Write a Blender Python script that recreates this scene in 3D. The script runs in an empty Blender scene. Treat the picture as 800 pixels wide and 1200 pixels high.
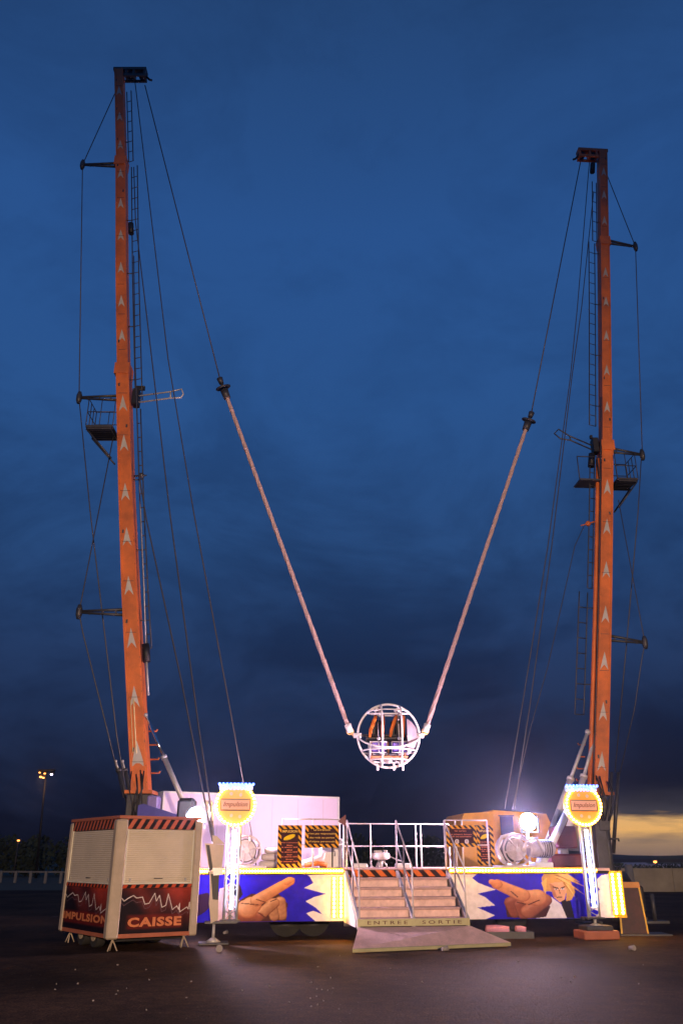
import bpy, math, random
import numpy as np
from mathutils import Matrix, Vector
random.seed(7)
R = math.radians
PI = math.pi
scene = bpy.context.scene
col = scene.collection

# ------------------------------------------------------------------ camera
PITCH = R(22.7); FOC = 968.0; CAMH = 1.6
cam_d = bpy.data.cameras.new('camera')
cam = bpy.data.objects.new('camera', cam_d); col.objects.link(cam)
cam.location = (0, 0, CAMH); cam.rotation_euler = (PI/2 + PITCH, 0, 0)
cam_d.sensor_fit = 'VERTICAL'; cam_d.sensor_height = 36.0
cam_d.lens = 36.0 * FOC / 1200.0
cam_d.clip_start = 0.1; cam_d.clip_end = 6000
scene.camera = cam

def ray(px, py):
    xr = (px - 400) / FOC; yr = (600 - py) / FOC
    c, s = math.cos(PITCH), math.sin(PITCH)
    return Vector((xr, c - yr * s, s + yr * c))
def at(px, py, Y):
    d = ray(px, py); k = Y / d.y
    return Vector((d.x * k, Y, CAMH + d.z * k))
def atz(px, py, z):
    d = ray(px, py); k = (z - CAMH) / d.z
    return Vector((d.x * k, d.y * k, z))
def lin(r, g, b):
    f = lambda v: (v/255/12.92) if v <= 10 else (((v/255) + .055) / 1.055) ** 2.4
    return (f(r), f(g), f(b), 1.0)

# ------------------------------------------------------------------ sky (dusk)
world = bpy.data.worlds.new('World'); scene.world = world
world.use_nodes = True
wt = world.node_tree; wn = wt.nodes; wl = wt.links
wn.clear()
w_out = wn.new('ShaderNodeOutputWorld'); w_bg = wn.new('ShaderNodeBackground')
wl.new(w_bg.outputs[0], w_out.inputs[0])
tc = wn.new('ShaderNodeTexCoord'); sep = wn.new('ShaderNodeSeparateXYZ')
wl.new(tc.outputs['Generated'], sep.inputs[0])
def wmath(op, a, b=None, c=None, clamp=False):
    n = wn.new('ShaderNodeMath'); n.operation = op; n.use_clamp = clamp
    for i, v in enumerate((a, b, c)):
        if v is None: continue
        if isinstance(v, (int, float)): n.inputs[i].default_value = v
        else: wl.new(v, n.inputs[i])
    return n.outputs[0]
def wmix(fac, a, b, blend='MIX'):
    n = wn.new('ShaderNodeMix'); n.data_type = 'RGBA'; n.blend_type = blend
    for i, v in ((0, fac), (6, a), (7, b)):
        if isinstance(v, (int, float)): n.inputs[i].default_value = v
        elif isinstance(v, tuple): n.inputs[i].default_value = v
        else: wl.new(v, n.inputs[i])
    return n.outputs[2]
def wnoise(scale, detail, rough, vec, dist=0.0):
    n = wn.new('ShaderNodeTexNoise'); n.inputs['Scale'].default_value = scale
    n.inputs['Detail'].default_value = detail; n.inputs['Roughness'].default_value = rough
    n.inputs['Distortion'].default_value = dist
    wl.new(vec, n.inputs['Vector']); return n.outputs[0]
Z = sep.outputs[2]
ramp = wn.new('ShaderNodeValToRGB'); wl.new(Z, ramp.inputs[0])
cr = ramp.color_ramp
stops = [(0.0, (22, 25, 42)), (0.05, (27, 33, 55)), (0.13, (31, 45, 76)), (0.22, (36, 58, 97)), (0.34, (40, 74, 123)),
         (0.50, (42, 83, 140)), (0.66, (41, 82, 141)), (0.82, (36, 69, 117)), (1.0, (30, 58, 100))]
cr.elements[0].position = 0; cr.elements[0].color = lin(*stops[0][1])
cr.elements[1].position = 1; cr.elements[1].color = lin(*stops[-1][1])
for p, c in stops[1:-1]:
    e = cr.elements.new(p); e.color = lin(*c)
# clouds: stretched noise, heavier towards the horizon
mp = wn.new('ShaderNodeMapping'); mp.inputs['Scale'].default_value = (1.0, 1.0, 1.9)
wl.new(tc.outputs['Generated'], mp.inputs[0])
n1 = wnoise(3.3, 8, 0.66, mp.outputs[0], 0.6)
n2 = wnoise(6.5, 5, 0.55, mp.outputs[0], 0.2)
cl = wmath('ADD', wmath('MULTIPLY', n1, 0.72), wmath('MULTIPLY', n2, 0.28))
clf = wmath('MULTIPLY', wmath('SUBTRACT', cl, 0.43), 6.0, clamp=True)
lowf = wmath('MULTIPLY_ADD', Z, -1.3, 1.0, clamp=True)
lowf = wmath('MAXIMUM', lowf, 0.28)
dark = wmix(0.5, ramp.outputs[0], lin(15, 20, 38))
dark = wmix(1.0, ramp.outputs[0], (0.40, 0.39, 0.43, 1), 'MULTIPLY')
c1 = wmix(wmath('MULTIPLY', clf, lowf), ramp.outputs[0], dark)
# faint edges darker left and right
# the break in the clouds at the right of the horizon
az = wmath('DIVIDE', sep.outputs[0], wmath('MAXIMUM', sep.outputs[1], 0.01))
azm = wmath('MULTIPLY', wmath('SUBTRACT', az, 0.235), 14.0, clamp=True)
mp2 = wn.new('ShaderNodeMapping'); mp2.inputs['Scale'].default_value = (1.0, 1.0, 7.0)
wl.new(tc.outputs['Generated'], mp2.inputs[0])
n3 = wnoise(7.0, 6, 0.6, mp2.outputs[0], 0.3)
edge = wmath('ADD', 0.044, wmath('MULTIPLY', wmath('SUBTRACT', n3, 0.5), 0.035))
gap = wmath('MULTIPLY', wmath('SUBTRACT', edge, Z), 130.0, clamp=True)
gap = wmath('MULTIPLY', gap, azm)
gap = wmath('MULTIPLY', gap, wmath('GREATER_THAN', sep.outputs[1], 0.0))
g_r = wn.new('ShaderNodeValToRGB'); wl.new(wmath('MULTIPLY', Z, 20.0), g_r.inputs[0])
g = g_r.color_ramp
g.elements[0].position = 0.0; g.elements[0].color = lin(118, 98, 92)
g.elements[1].position = 0.85; g.elements[1].color = lin(226, 176, 112)
e = g.elements.new(0.35); e.color = lin(164, 132, 102)
e = g.elements.new(0.55); e.color = lin(232, 176, 104)
streak = wmath('MULTIPLY', wmath('SUBTRACT', wnoise(13.0, 4, 0.5, mp2.outputs[0]), 0.53), 5.0, clamp=True)
gcol = wmix(wmath('MULTIPLY', streak, 0.5), g_r.outputs[0], lin(96, 84, 84))
c2 = wmix(gap, c1, gcol)
# a soft grey fringe above the break
fr = wmath('MULTIPLY', wmath('SUBTRACT', wmath('ADD', edge, 0.030), Z), 34.0, clamp=True)
fr = wmath('MULTIPLY', wmath('MULTIPLY', fr, azm), 0.35)
c2 = wmix(wmath('MULTIPLY', fr, wmath('SUBTRACT', 1.0, gap)), c2, lin(96, 92, 100))
# physical sky just above the set sun gives a little of the dusk colour
nish = wn.new('ShaderNodeTexSky'); nish.sky_type = 'NISHITA'; nish.sun_disc = False
nish.sun_elevation = R(-4); nish.sun_rotation = R(50)
c3 = wmix(0.002, c2, nish.outputs[0], 'ADD')
wl.new(c3, w_bg.inputs[0]); w_bg.inputs[1].default_value = 1.0

scene.view_settings.view_transform = 'Standard'; scene.view_settings.look = 'None'
scene.view_settings.gamma = 1.0; scene.view_settings.exposure = 0.0
scene.view_settings.use_curve_mapping = False
scene.cycles.use_denoising = True
scene.cycles.max_bounces = 5; scene.cycles.diffuse_bounces = 3; scene.cycles.glossy_bounces = 3
scene.cycles.sample_clamp_indirect = 4.0
scene.cycles.use_light_tree = True

FLOOD_W = 1700.0
CARPARK_W = 120000.0

# ------------------------------------------------------------------ materials
MATS = {}
def mat(name, c, rough=0.55, metal=0.0, var=0.18, vscale=3.0, bump=0.0, bscale=20.0, emit=None, estr=0.0, spec=0.5, dirt=None):
    if name in MATS: return MATS[name]
    m = bpy.data.materials.new(name); m.use_nodes = True
    t = m.node_tree; b = t.nodes['Principled BSDF']
    c = tuple(c[:3]) + (1,)
    b.inputs['Base Color'].default_value = c
    b.inputs['Roughness'].default_value = rough; b.inputs['Metallic'].default_value = metal
    b.inputs['Specular IOR Level'].default_value = spec
    tcn = t.nodes.new('ShaderNodeTexCoord')
    if var > 0:
        nz = t.nodes.new('ShaderNodeTexNoise'); nz.inputs['Scale'].default_value = vscale
        nz.inputs['Detail'].default_value = 6; nz.inputs['Roughness'].default_value = 0.65
        t.links.new(tcn.outputs['Object'], nz.inputs['Vector'])
        rp = t.nodes.new('ShaderNodeValToRGB')
        rp.color_ramp.elements[0].position = 0.3; rp.color_ramp.elements[1].position = 0.7
        lo = tuple(x * (1 - var) for x in c[:3]) + (1,); hi = tuple(min(1, x * (1 + var)) for x in c[:3]) + (1,)
        if dirt: lo = tuple(dirt) + (1,)
        rp.color_ramp.elements[0].color = lo; rp.color_ramp.elements[1].color = hi
        t.links.new(nz.outputs[0], rp.inputs[0]); t.links.new(rp.outputs[0], b.inputs['Base Color'])
        mr = t.nodes.new('ShaderNodeMapRange'); mr.inputs[3].default_value = max(0.05, rough - 0.12)
        mr.inputs[4].default_value = min(1, rough + 0.12)
        t.links.new(nz.outputs[0], mr.inputs[0]); t.links.new(mr.outputs[0], b.inputs['Roughness'])
    if bump > 0:
        n2 = t.nodes.new('ShaderNodeTexNoise'); n2.inputs['Scale'].default_value = bscale
        n2.inputs['Detail'].default_value = 4
        t.links.new(tcn.outputs['Object'], n2.inputs['Vector'])
        bp = t.nodes.new('ShaderNodeBump'); bp.inputs['Strength'].default_value = bump; bp.inputs['Distance'].default_value = 0.02
        t.links.new(n2.outputs[0], bp.inputs['Height']); t.links.new(bp.outputs[0], b.inputs['Normal'])
    if emit:
        b.inputs['Emission Color'].default_value = tuple(emit[:3]) + (1,)
        b.inputs['Emission Strength'].default_value = estr
    MATS[name] = m
    return m

def paint_mat(name='painted_panel', rough=0.6, glow=0.0):
    if name in MATS: return MATS[name]
    m = bpy.data.materials.new(name); m.use_nodes = True
    t = m.node_tree; b = t.nodes['Principled BSDF']
    a = t.nodes.new('ShaderNodeAttribute'); a.attribute_name = 'paint'
    tcn = t.nodes.new('ShaderNodeTexCoord')
    nz = t.nodes.new('ShaderNodeTexNoise'); nz.inputs['Scale'].default_value = 9; nz.inputs['Detail'].default_value = 5
    t.links.new(tcn.outputs['Object'], nz.inputs['Vector'])
    mr = t.nodes.new('ShaderNodeMapRange'); mr.inputs[1].default_value = 0.3; mr.inputs[2].default_value = 0.7
    mr.inputs[3].default_value = 0.84; mr.inputs[4].default_value = 1.05
    t.links.new(nz.outputs[0], mr.inputs[0])
    mx = t.nodes.new('ShaderNodeMix'); mx.data_type = 'RGBA'; mx.blend_type = 'MULTIPLY'; mx.inputs[0].default_value = 1
    t.links.new(a.outputs['Color'], mx.inputs[6]); t.links.new(mr.outputs[0], mx.inputs[7])
    t.links.new(mx.outputs[2], b.inputs['Base Color'])
    b.inputs['Roughness'].default_value = rough; b.inputs['Specular IOR Level'].default_value = .2
    if glow > 0:
        t.links.new(mx.outputs[2], b.inputs['Emission Color']); b.inputs['Emission Strength'].default_value = glow
    MATS[name] = m
    return m

M = dict(
    orange=mat('orange_mast_paint', (0.68, 0.165, 0.028), 0.5, var=0.15, vscale=1.3, bump=0.05, dirt=(0.38, 0.10, 0.025)),
    orange_trim=mat('orange_trim_paint', (0.42, 0.13, 0.065), 0.5, var=0.15),
    black_steel=mat('black_steel', (0.018, 0.018, 0.02), 0.5, 0.3, var=0.3),
    dark_steel=mat('dark_grey_steel', (0.07, 0.07, 0.075), 0.5, 0.5, var=0.3),
    rail=mat('pale_rail_steel', (0.66, 0.60, 0.60), 0.4, 0.0, var=0.12),
    galv=mat('galvanised_steel', (0.5, 0.49, 0.48), 0.42, 0.3, var=0.2, vscale=8),
    chrome=mat('chromed_rod', (0.85, 0.85, 0.85), 0.12, 1.0, var=0),
    wire=mat('steel_wire', (0.10, 0.095, 0.10), 0.5, 0.5, var=0.1),
    white=mat('white_paint', (0.78, 0.78, 0.78), 0.4, var=0.08),
    cage=mat('white_cage_paint', (0.80, 0.78, 0.78), 0.35, var=0.06),
    beige=mat('cream_paint', (0.46, 0.38, 0.28), 0.5, var=0.12, vscale=5, bump=0.05),
    cream=mat('cream_shutter', (0.62, 0.54, 0.40), 0.55, var=0.08, vscale=2),
    white_arrow=mat('white_arrow_paint', (0.50, 0.48, 0.44), 0.5, var=0.12),
    blue_steel=mat('blue_steel_paint', (0.05, 0.05, 0.32), 0.45, var=0.2),
    rubber=mat('tyre_rubber', (0.02, 0.02, 0.02), 0.85, var=0.2),
    cont=mat('light_tinted_container_panel', (0.80, 0.68, 0.88), 0.5, var=0.05, vscale=1.0, bump=0.02, bscale=4),  # lavender tint of the floodlighting put into the white panel colour
    yellow=mat('yellow_vehicle_paint', (0.75, 0.33, 0.02), 0.4, var=0.15),
    yellow_trim=mat('yellow_trim', (0.70, 0.42, 0.03), 0.5, var=0.1),
    tread=mat('tread_plate', (0.50, 0.47, 0.46), 0.55, 0.0, var=0.2, vscale=5),
    wood=mat('dark_board', (0.045, 0.012, 0.014), 0.6, var=0.5, vscale=6, bump=0.1),
    red=mat('dark_red_paint', (0.16, 0.03, 0.04), 0.5, var=0.25),
    skin_orange=mat('orange_foam', (0.60, 0.15, 0.012), 0.7, var=0.1),
    purple=mat('purple_vinyl', (0.16, 0.10, 0.50), 0.5, var=0.1),
    pink_bag=mat('pink_cloth', (0.75, 0.34, 0.50), 0.8, var=0.2, bump=0.3),
    cord=mat('elastic_cord_sheath', (0.58, 0.40, 0.38), 0.8, var=0.25, vscale=30, bump=0.6, bscale=60),
    glass_clear=mat('frosted_shield', (0.6, 0.6, 0.62), 0.2, var=0.0),
    amber=mat('lit_amber_bulb', (1, 0.6, 0.1), 0.4, var=0, emit=(1.0, 0.46, 0.06), estr=50),
    amber_small=mat('lit_amber_row_bulb', (1, 0.6, 0.1), 0.4, var=0, emit=(1.0, 0.48, 0.07), estr=95),
    bluebulb=mat('lit_blue_bulb', (0.3, 0.4, 1), 0.4, var=0, emit=(0.06, 0.15, 1.0), estr=9),
    neon=mat('lit_neon_tube', (0.7, 0.8, 1), 0.4, var=0, emit=(0.50, 0.60, 1.0), estr=16),
    flood=mat('lit_flood_lens', (1, 1, 1), 0.4, var=0, emit=(0.72, 0.80, 1.0), estr=160),
    sodium=mat('lit_sodium_lens', (1, .6, .3), 0.4, var=0, emit=(1.0, 0.32, 0.06), estr=4.5),
    coolhead=mat('lit_cool_lens', (1, 1, 1), 0.4, var=0, emit=(0.85, 0.75, 1.0), estr=4),
    litter=mat('white_litter_paper', (0.30, 0.27, 0.25), 0.8, var=0.1),
    foliage=mat('dark_foliage', (0.03, 0.045, 0.022), 0.85, var=0.4, vscale=0.6),
    concrete=mat('pale_concrete', (0.17, 0.165, 0.155), 0.8, var=0.15),
    render_wall=mat('ochre_rendered_wall', (0.30, 0.26, 0.18), 0.85, var=0.25, vscale=0.8, bump=0.2),
    roof=mat('pale_shed_roof', (0.35, 0.33, 0.34), 0.6, var=0.2),
    led=mat('lit_pink_led', (1, .6, .8), 0.4, var=0, emit=(1.0, 0.55, 0.72), estr=9),
)

def plate_mat(name, c, c2, scale=34.0, rough=0.5):
    m = bpy.data.materials.new(name); m.use_nodes = True; t = m.node_tree; b = t.nodes['Principled BSDF']; L = t.links
    tcn = t.nodes.new('ShaderNodeTexCoord')
    w = t.nodes.new('ShaderNodeTexWave'); w.bands_direction = 'DIAGONAL'; w.inputs['Scale'].default_value = scale; w.inputs['Distortion'].default_value = .3
    L.new(tcn.outputs['Object'], w.inputs['Vector'])
    nz = t.nodes.new('ShaderNodeTexNoise'); nz.inputs['Scale'].default_value = 4.0; nz.inputs['Detail'].default_value = 7; nz.inputs['Roughness'].default_value = .7
    L.new(tcn.outputs['Object'], nz.inputs['Vector'])
    rp = t.nodes.new('ShaderNodeValToRGB'); rp.color_ramp.elements[0].position = .35; rp.color_ramp.elements[1].position = .62
    rp.color_ramp.elements[0].color = tuple(c2)+(1,); rp.color_ramp.elements[1].color = tuple(c)+(1,)
    L.new(nz.outputs[0], rp.inputs[0])
    mr = t.nodes.new('ShaderNodeMapRange'); mr.inputs[3].default_value = .72; mr.inputs[4].default_value = 1.08; L.new(w.outputs[1], mr.inputs[0])
    mx = t.nodes.new('ShaderNodeMix'); mx.data_type = 'RGBA'; mx.blend_type = 'MULTIPLY'; mx.inputs[0].default_value = 1
    L.new(rp.outputs[0], mx.inputs[6]); L.new(mr.outputs[0], mx.inputs[7]); L.new(mx.outputs[2], b.inputs['Base Color'])
    bp = t.nodes.new('ShaderNodeBump'); bp.inputs['Strength'].default_value = .6; bp.inputs['Distance'].default_value = .01
    L.new(w.outputs[1], bp.inputs['Height']); L.new(bp.outputs[0], b.inputs['Normal']); b.inputs['Roughness'].default_value = rough
    return m
M['tread'] = plate_mat('pink_tread_plate', (.86, .58, .56), (.64, .42, .40))  # pink is the base colour of treads, ramp and deck
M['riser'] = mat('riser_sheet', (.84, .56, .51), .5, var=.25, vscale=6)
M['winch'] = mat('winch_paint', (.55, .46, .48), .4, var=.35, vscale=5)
# ------------------------------------------------------------------ mesh builder
class MB:
    """Collects shapes in world coordinates (through self.f) and links them as one mesh object."""
    def __init__(self, f=None):
        self.v = []; self.fc = []; self.mi = []; self.sm = []; self.f = f or Matrix(); self.m = 0
    def add(self, vs, fs, smooth=False, M_=None):
        o = len(self.v); T = self.f if M_ is None else self.f @ M_
        for p in vs: self.v.append(T @ Vector(p))
        for q in fs:
            self.fc.append([i + o for i in q]); self.mi.append(self.m); self.sm.append(smooth)
    def box(self, x0, x1, y0, y1, z0, z1, M_=None, b=0.0):
        if b <= 0:
            vs = [(x, y, z) for x in (x0, x1) for y in (y0, y1) for z in (z0, z1)]
            fs = [(0,1,3,2), (4,6,7,5), (0,4,5,1), (2,3,7,6), (0,2,6,4), (1,5,7,3)]
            self.add(vs, fs, False, M_); return
        b = min(b, (x1-x0)*.45, (y1-y0)*.45, (z1-z0)*.45)
        X, Y, Zz = (x0, x1), (y0, y1), (z0, z1)
        vs = []; idx = {}
        for i in (0, 1):
            for j in (0, 1):
                for k in (0, 1):
                    sx = b if i == 0 else -b; sy = b if j == 0 else -b; sz = b if k == 0 else -b
                    for a, p in (('x', (X[i], Y[j]+sy, Zz[k]+sz)), ('y', (X[i]+sx, Y[j], Zz[k]+sz)), ('z', (X[i]+sx, Y[j]+sy, Zz[k]))):
                        idx[(i, j, k, a)] = len(vs); vs.append(p)
        fs = []
        for i in (0, 1):
            q = [idx[(i, 0, 0, 'x')], idx[(i, 1, 0, 'x')], idx[(i, 1, 1, 'x')], idx[(i, 0, 1, 'x')]]
            fs.append(q if i else q[::-1])
            q = [idx[(0, i, 0, 'y')], idx[(1, i, 0, 'y')], idx[(1, i, 1, 'y')], idx[(0, i, 1, 'y')]]
            fs.append(q[::-1] if i else q)
            q = [idx[(0, 0, i, 'z')], idx[(1, 0, i, 'z')], idx[(1, 1, i, 'z')], idx[(0, 1, i, 'z')]]
            fs.append(q if i else q[::-1])
        for i in (0, 1):
            for j in (0, 1):
                fs.append([idx[(i, j, 0, 'x')], idx[(i, j, 1, 'x')], idx[(i, j, 1, 'y')], idx[(i, j, 0, 'y')]])
                fs.append([idx[(i, 0, j, 'x')], idx[(i, 1, j, 'x')], idx[(i, 1, j, 'z')], idx[(i, 0, j, 'z')]])
                fs.append([idx[(0, i, j, 'y')], idx[(1, i, j, 'y')], idx[(1, i, j, 'z')], idx[(0, i, j, 'z')]])
        for i in (0, 1):
            for j in (0, 1):
                for k in (0, 1):
                    fs.append([idx[(i, j, k, 'x')], idx[(i, j, k, 'y')], idx[(i, j, k, 'z')]])
        self.add(vs, fs, False, M_)
    def tube(self, pts, r, n=8, r2=None, cap=True, M_=None, closed=False):
        pts = [Vector(p) for p in pts]
        N = len(pts); vs = []; fs = []
        up = None
        for i, p in enumerate(pts):
            if closed: d = pts[(i+1) % N] - pts[i-1]
            elif i == 0: d = pts[1] - pts[0]
            elif i == N-1: d = pts[-1] - pts[-2]
            else: d = (pts[i+1] - pts[i]).normalized() + (pts[i] - pts[i-1]).normalized()
            if d.length < 1e-9: d = Vector((0, 0, 1))
            d.normalize()
            if up is None:
                up = Vector((0, 0, 1)) if abs(d.z) < 0.9 else Vector((1, 0, 0))
            a = d.cross(up)
            if a.length < 1e-4: a = d.cross(Vector((0.3, 1, 0.2)))
            a.normalize(); b = a.cross(d).normalized(); up = b
            if isinstance(r, (list, tuple)): rr = r[i]
            else: rr = r if r2 is None else r + (r2 - r) * i / max(1, N-1)
            for k in range(n):
                t = 2*PI*k/n
                vs.append(p + a*math.cos(t)*rr + b*math.sin(t)*rr)
        last = N if closed else N-1
        for i in range(last):
            for k in range(n):
                j = (i+1) % N
                fs.append((i*n+k, i*n+(k+1) % n, j*n+(k+1) % n, j*n+k))
        if cap and not closed:
            fs.append(tuple(range(n))[::-1]); fs.append(tuple(range((N-1)*n, N*n)))
        self.add(vs, fs, True, M_)
        if cap and not closed: self.sm[-1] = self.sm[-2] = False
    def ring(self, c, r, tr, e1, e2, n=40, k=8, a0=0, a1=2*PI, M_=None):
        c = Vector(c); e1 = Vector(e1).normalized(); e2 = Vector(e2).normalized()
        full = abs(a1 - a0 - 2*PI) < 1e-6
        m = n if full else n + 1
        self.tube([c + e1*math.cos(a0+(a1-a0)*i/n)*r + e2*math.sin(a0+(a1-a0)*i/n)*r for i in range(m)], tr, k, M_=M_, closed=full)
    def prism(self, poly, y0, y1, M_=None):
        n = len(poly)
        vs = [(x, y0, z) for x, z in poly] + [(x, y1, z) for x, z in poly]
        fs = [tuple(range(n)), tuple(range(n, 2*n))[::-1]] + [(i, i+n, (i+1) % n+n, (i+1) % n) for i in range(n)]
        self.add(vs, fs, False, M_)
    def loft(self, pts, ws, ds, ux=(1, 0, 0), uy=(0, 1, 0)):
        ux = Vector(ux); uy = Vector(uy); vs = []; fs = []
        for p, w, d in zip(pts, ws, ds):
            for a, b in ((-1, -1), (1, -1), (1, 1), (-1, 1)):
                vs.append(Vector(p) + ux*a*w/2 + uy*b*d/2)
        for i in range(len(pts)-1):
            for k in range(4):
                fs.append((i*4+k, i*4+(k+1) % 4, i*4+4+(k+1) % 4, i*4+4+k))
        fs.append((0, 1, 2, 3)[::-1]); n = (len(pts)-1)*4; fs.append((n, n+1, n+2, n+3))
        self.add(vs, fs)
    def disc(self, c, r, y0, y1, n=40, M_=None):
        self.prism([(c[0]+r*math.cos(2*PI*i/n), c[1]+r*math.sin(2*PI*i/n)) for i in range(n)], y0, y1, M_)
    def sphere(self, c, r, M_=None, seg=10, rings=6, sx=1, sy=1, sz=1):
        vs = [(c[0], c[1], c[2]+r*sz)]; fs = []
        for i in range(1, rings):
            ph = PI*i/rings
            for k in range(seg):
                t = 2*PI*k/seg
                vs.append((c[0]+r*sx*math.sin(ph)*math.cos(t), c[1]+r*sy*math.sin(ph)*math.sin(t), c[2]+r*sz*math.cos(ph)))
        vs.append((c[0], c[1], c[2]-r*sz))
        for k in range(seg): fs.append((0, 1+k, 1+(k+1) % seg))
        for i in range(rings-2):
            for k in range(seg):
                a = 1+i*seg; fs.append((a+k, a+seg+k, a+seg+(k+1) % seg, a+(k+1) % seg))
        a = 1+(rings-2)*seg
        for k in range(seg): fs.append((a+k, len(vs)-1, a+(k+1) % seg))
        self.add(vs, fs, True, M_)
    def build(self, name, mats, parent=None):
        me = bpy.data.meshes.new(name)
        inv = Matrix() if parent is None else XF[parent.name].inverted()
        loc = None
        vs = [inv @ v for v in self.v]
        o = bpy.data.objects.new(name, me); col.objects.link(o)
        if parent is None:                         # origin at the base of the thing
            c = Vector((sum(v.x for v in vs)/len(vs), sum(v.y for v in vs)/len(vs), min(v.z for v in vs)))
            vs = [v - c for v in vs]; o.location = c; XF[o.name] = Matrix.Translation(c)
        else:
            o.parent = parent; XF[o.name] = XF[parent.name]
        me.from_pydata([tuple(v) for v in vs], [], self.fc)
        if not isinstance(mats, (list, tuple)): mats = [mats]
        for m in mats: me.materials.append(m)
        me.polygons.foreach_set('material_index', self.mi)
        me.polygons.foreach_set('use_smooth', self.sm)
        me.update()
        return o
XF = {}
def tag(o, label=None, cat=None, group=None, kind=None):
    if label: o['label'] = label
    if cat: o['category'] = cat
    if group: o['group'] = group
    if kind: o['kind'] = kind
    return o
def thing(name, label, cat, loc=(0, 0, 0), rz=0.0, group=None):
    o = bpy.data.objects.new(name, None); col.objects.link(o)
    o.empty_display_size = 0.2
    o.location = loc; o.rotation_euler = (0, 0, rz)
    XF[o.name] = Matrix.Translation(Vector(loc)) @ Matrix.Rotation(rz, 4, 'Z')
    return tag(o, label, cat, group)
def copy_child(src, parent, loc):
    c = src.copy(); col.objects.link(c); c.parent = parent; c.location = loc
    return c
def lamp(name, kind, loc, energy, color, parent=None, **kw):
    d = bpy.data.lights.new(name, kind); d.energy = energy; d.color = color
    for k, v in kw.items(): setattr(d, k, v)
    o = bpy.data.objects.new(name, d); col.objects.link(o)
    loc = Vector(loc)
    if parent is not None:
        o.parent = parent; o.location = XF[parent.name].inverted() @ loc
    else: o.location = loc
    return o
def aim(o, frm, to, parent=None):
    q = (Vector(to) - Vector(frm)).to_track_quat('-Z', 'Y').to_matrix().to_4x4()
    if parent is not None: q = XF[parent.name].to_3x3().to_4x4().inverted() @ q
    o.rotation_euler = q.to_euler()

# text outlines as geometry
_tc = {}
def text_geo(body, bold=0.0, shear=0.0, spacing=1.0):
    key = (body, bold, shear, spacing)
    if key in _tc: return _tc[key]
    cu = bpy.data.curves.new('lettering', 'FONT'); cu.body = body; cu.size = 1.0
    cu.offset = bold; cu.shear = shear; cu.space_character = spacing
    cu.align_x = 'CENTER'; cu.align_y = 'CENTER'; cu.resolution_u = 3
    o = bpy.data.objects.new('lettering_tmp', cu); col.objects.link(o)
    dg = bpy.context.evaluated_depsgraph_get(); dg.update()
    me = bpy.data.meshes.new_from_object(o.evaluated_get(dg))
    vs = [tuple(v.co) for v in me.vertices]; fs = [tuple(p.vertices) for p in me.polygons]
    bpy.data.objects.remove(o); bpy.data.curves.remove(cu); bpy.data.meshes.remove(me)
    xs = [v[0] for v in vs] or [0]; ys = [v[1] for v in vs] or [0]
    cx, cy = (min(xs)+max(xs))/2, (min(ys)+max(ys))/2
    vs = [(v[0]-cx, v[1]-cy) for v in vs]
    _tc[key] = (vs, fs, max(xs)-min(xs), max(ys)-min(ys))
    return _tc[key]
def put_text(mb, body, cx, cz, w, h, y, bold=0.0, shear=0.0, spacing=1.0, M_=None):
    """letters fitted in a w x h box, in the local x-z plane at depth y, facing -y"""
    vs, fs, tw, th = text_geo(body, bold, shear, spacing)
    sx = w / max(tw, 1e-6); sz = h / max(th, 1e-6)
    mb.add([(cx + v[0]*sx, y, cz + v[1]*sz) for v in vs], fs, False, M_)

# painted flat panels: artwork held as a colour attribute on a fine grid
def srgb2lin(a):
    a = np.clip(a, 0, 1); return np.where(a <= 0.04045, a/12.92, ((a+0.055)/1.055)**2.4)
def painted(name, frame, W, H, res, fn, parent=None, thick=0.03, m=None, back=(0.1, 0.1, 0.1)):
    nx = max(2, int(W/res)+1); nz = max(2, int(H/res)+1)
    X, Zg = np.meshgrid(np.linspace(0, W, nx), np.linspace(0, H, nz))
    rgb = srgb2lin(np.array(fn(X, Zg), dtype=float) / 255.0)
    mb = MB(frame)
    vs = np.stack([X.ravel(), np.zeros(nx*nz), Zg.ravel()], 1)
    base = 0
    i = np.arange(nz-1)[:, None]*nx + np.arange(nx-1)[None, :]
    i = i.ravel(); fs = np.stack([i, i+1, i+nx+1, i+nx], 1)
    mb.v = [frame @ Vector(p) for p in vs.tolist()]
    mb.fc = fs.tolist(); mb.mi = [0]*len(mb.fc); mb.sm = [False]*len(mb.fc)
    mb.m = 1
    mb.box(0, W, 0.002, thick, 0, H)
    o = mb.build(name, [m or paint_mat(), M['dark_steel']], parent)
    at_ = o.data.color_attributes.new('paint', 'FLOAT_COLOR', 'POINT')
    n = len(o.data.vertices); c = np.ones((n, 4)); c[:nx*nz, :3] = rgb.reshape(-1, 3); c[nx*nz:, :3] = back
    at_.data.foreach_set('color', c.ravel())
    return o
def inpoly(X, Y, poly):
    r = np.zeros(X.shape, bool); n = len(poly); j = n-1
    for i in range(n):
        xi, yi = poly[i]; xj, yj = poly[j]
        if yi != yj:
            r ^= ((yi > Y) != (yj > Y)) & (X < (xj-xi)*(Y-yi)/(yj-yi)+xi)
        j = i
    return r
def segd(X, Y, a, b):
    dx, dy = b[0]-a[0], b[1]-a[1]; L = dx*dx+dy*dy
    t = np.clip(((X-a[0])*dx+(Y-a[1])*dy)/max(L, 1e-9), 0, 1)
    return np.hypot(X-a[0]-t*dx, Y-a[1]-t*dy), t
def hazard(X, Y, pitch=0.16, a=(232, 130, 45), b=(22, 18, 20), slant=1.0):
    s = np.mod((X + slant*Y)/pitch, 1.0) < 0.5
    return np.where(s[..., None], np.array(a, float), np.array(b, float))
def over(img, mask, c):
    img[mask] = c; return img

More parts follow.
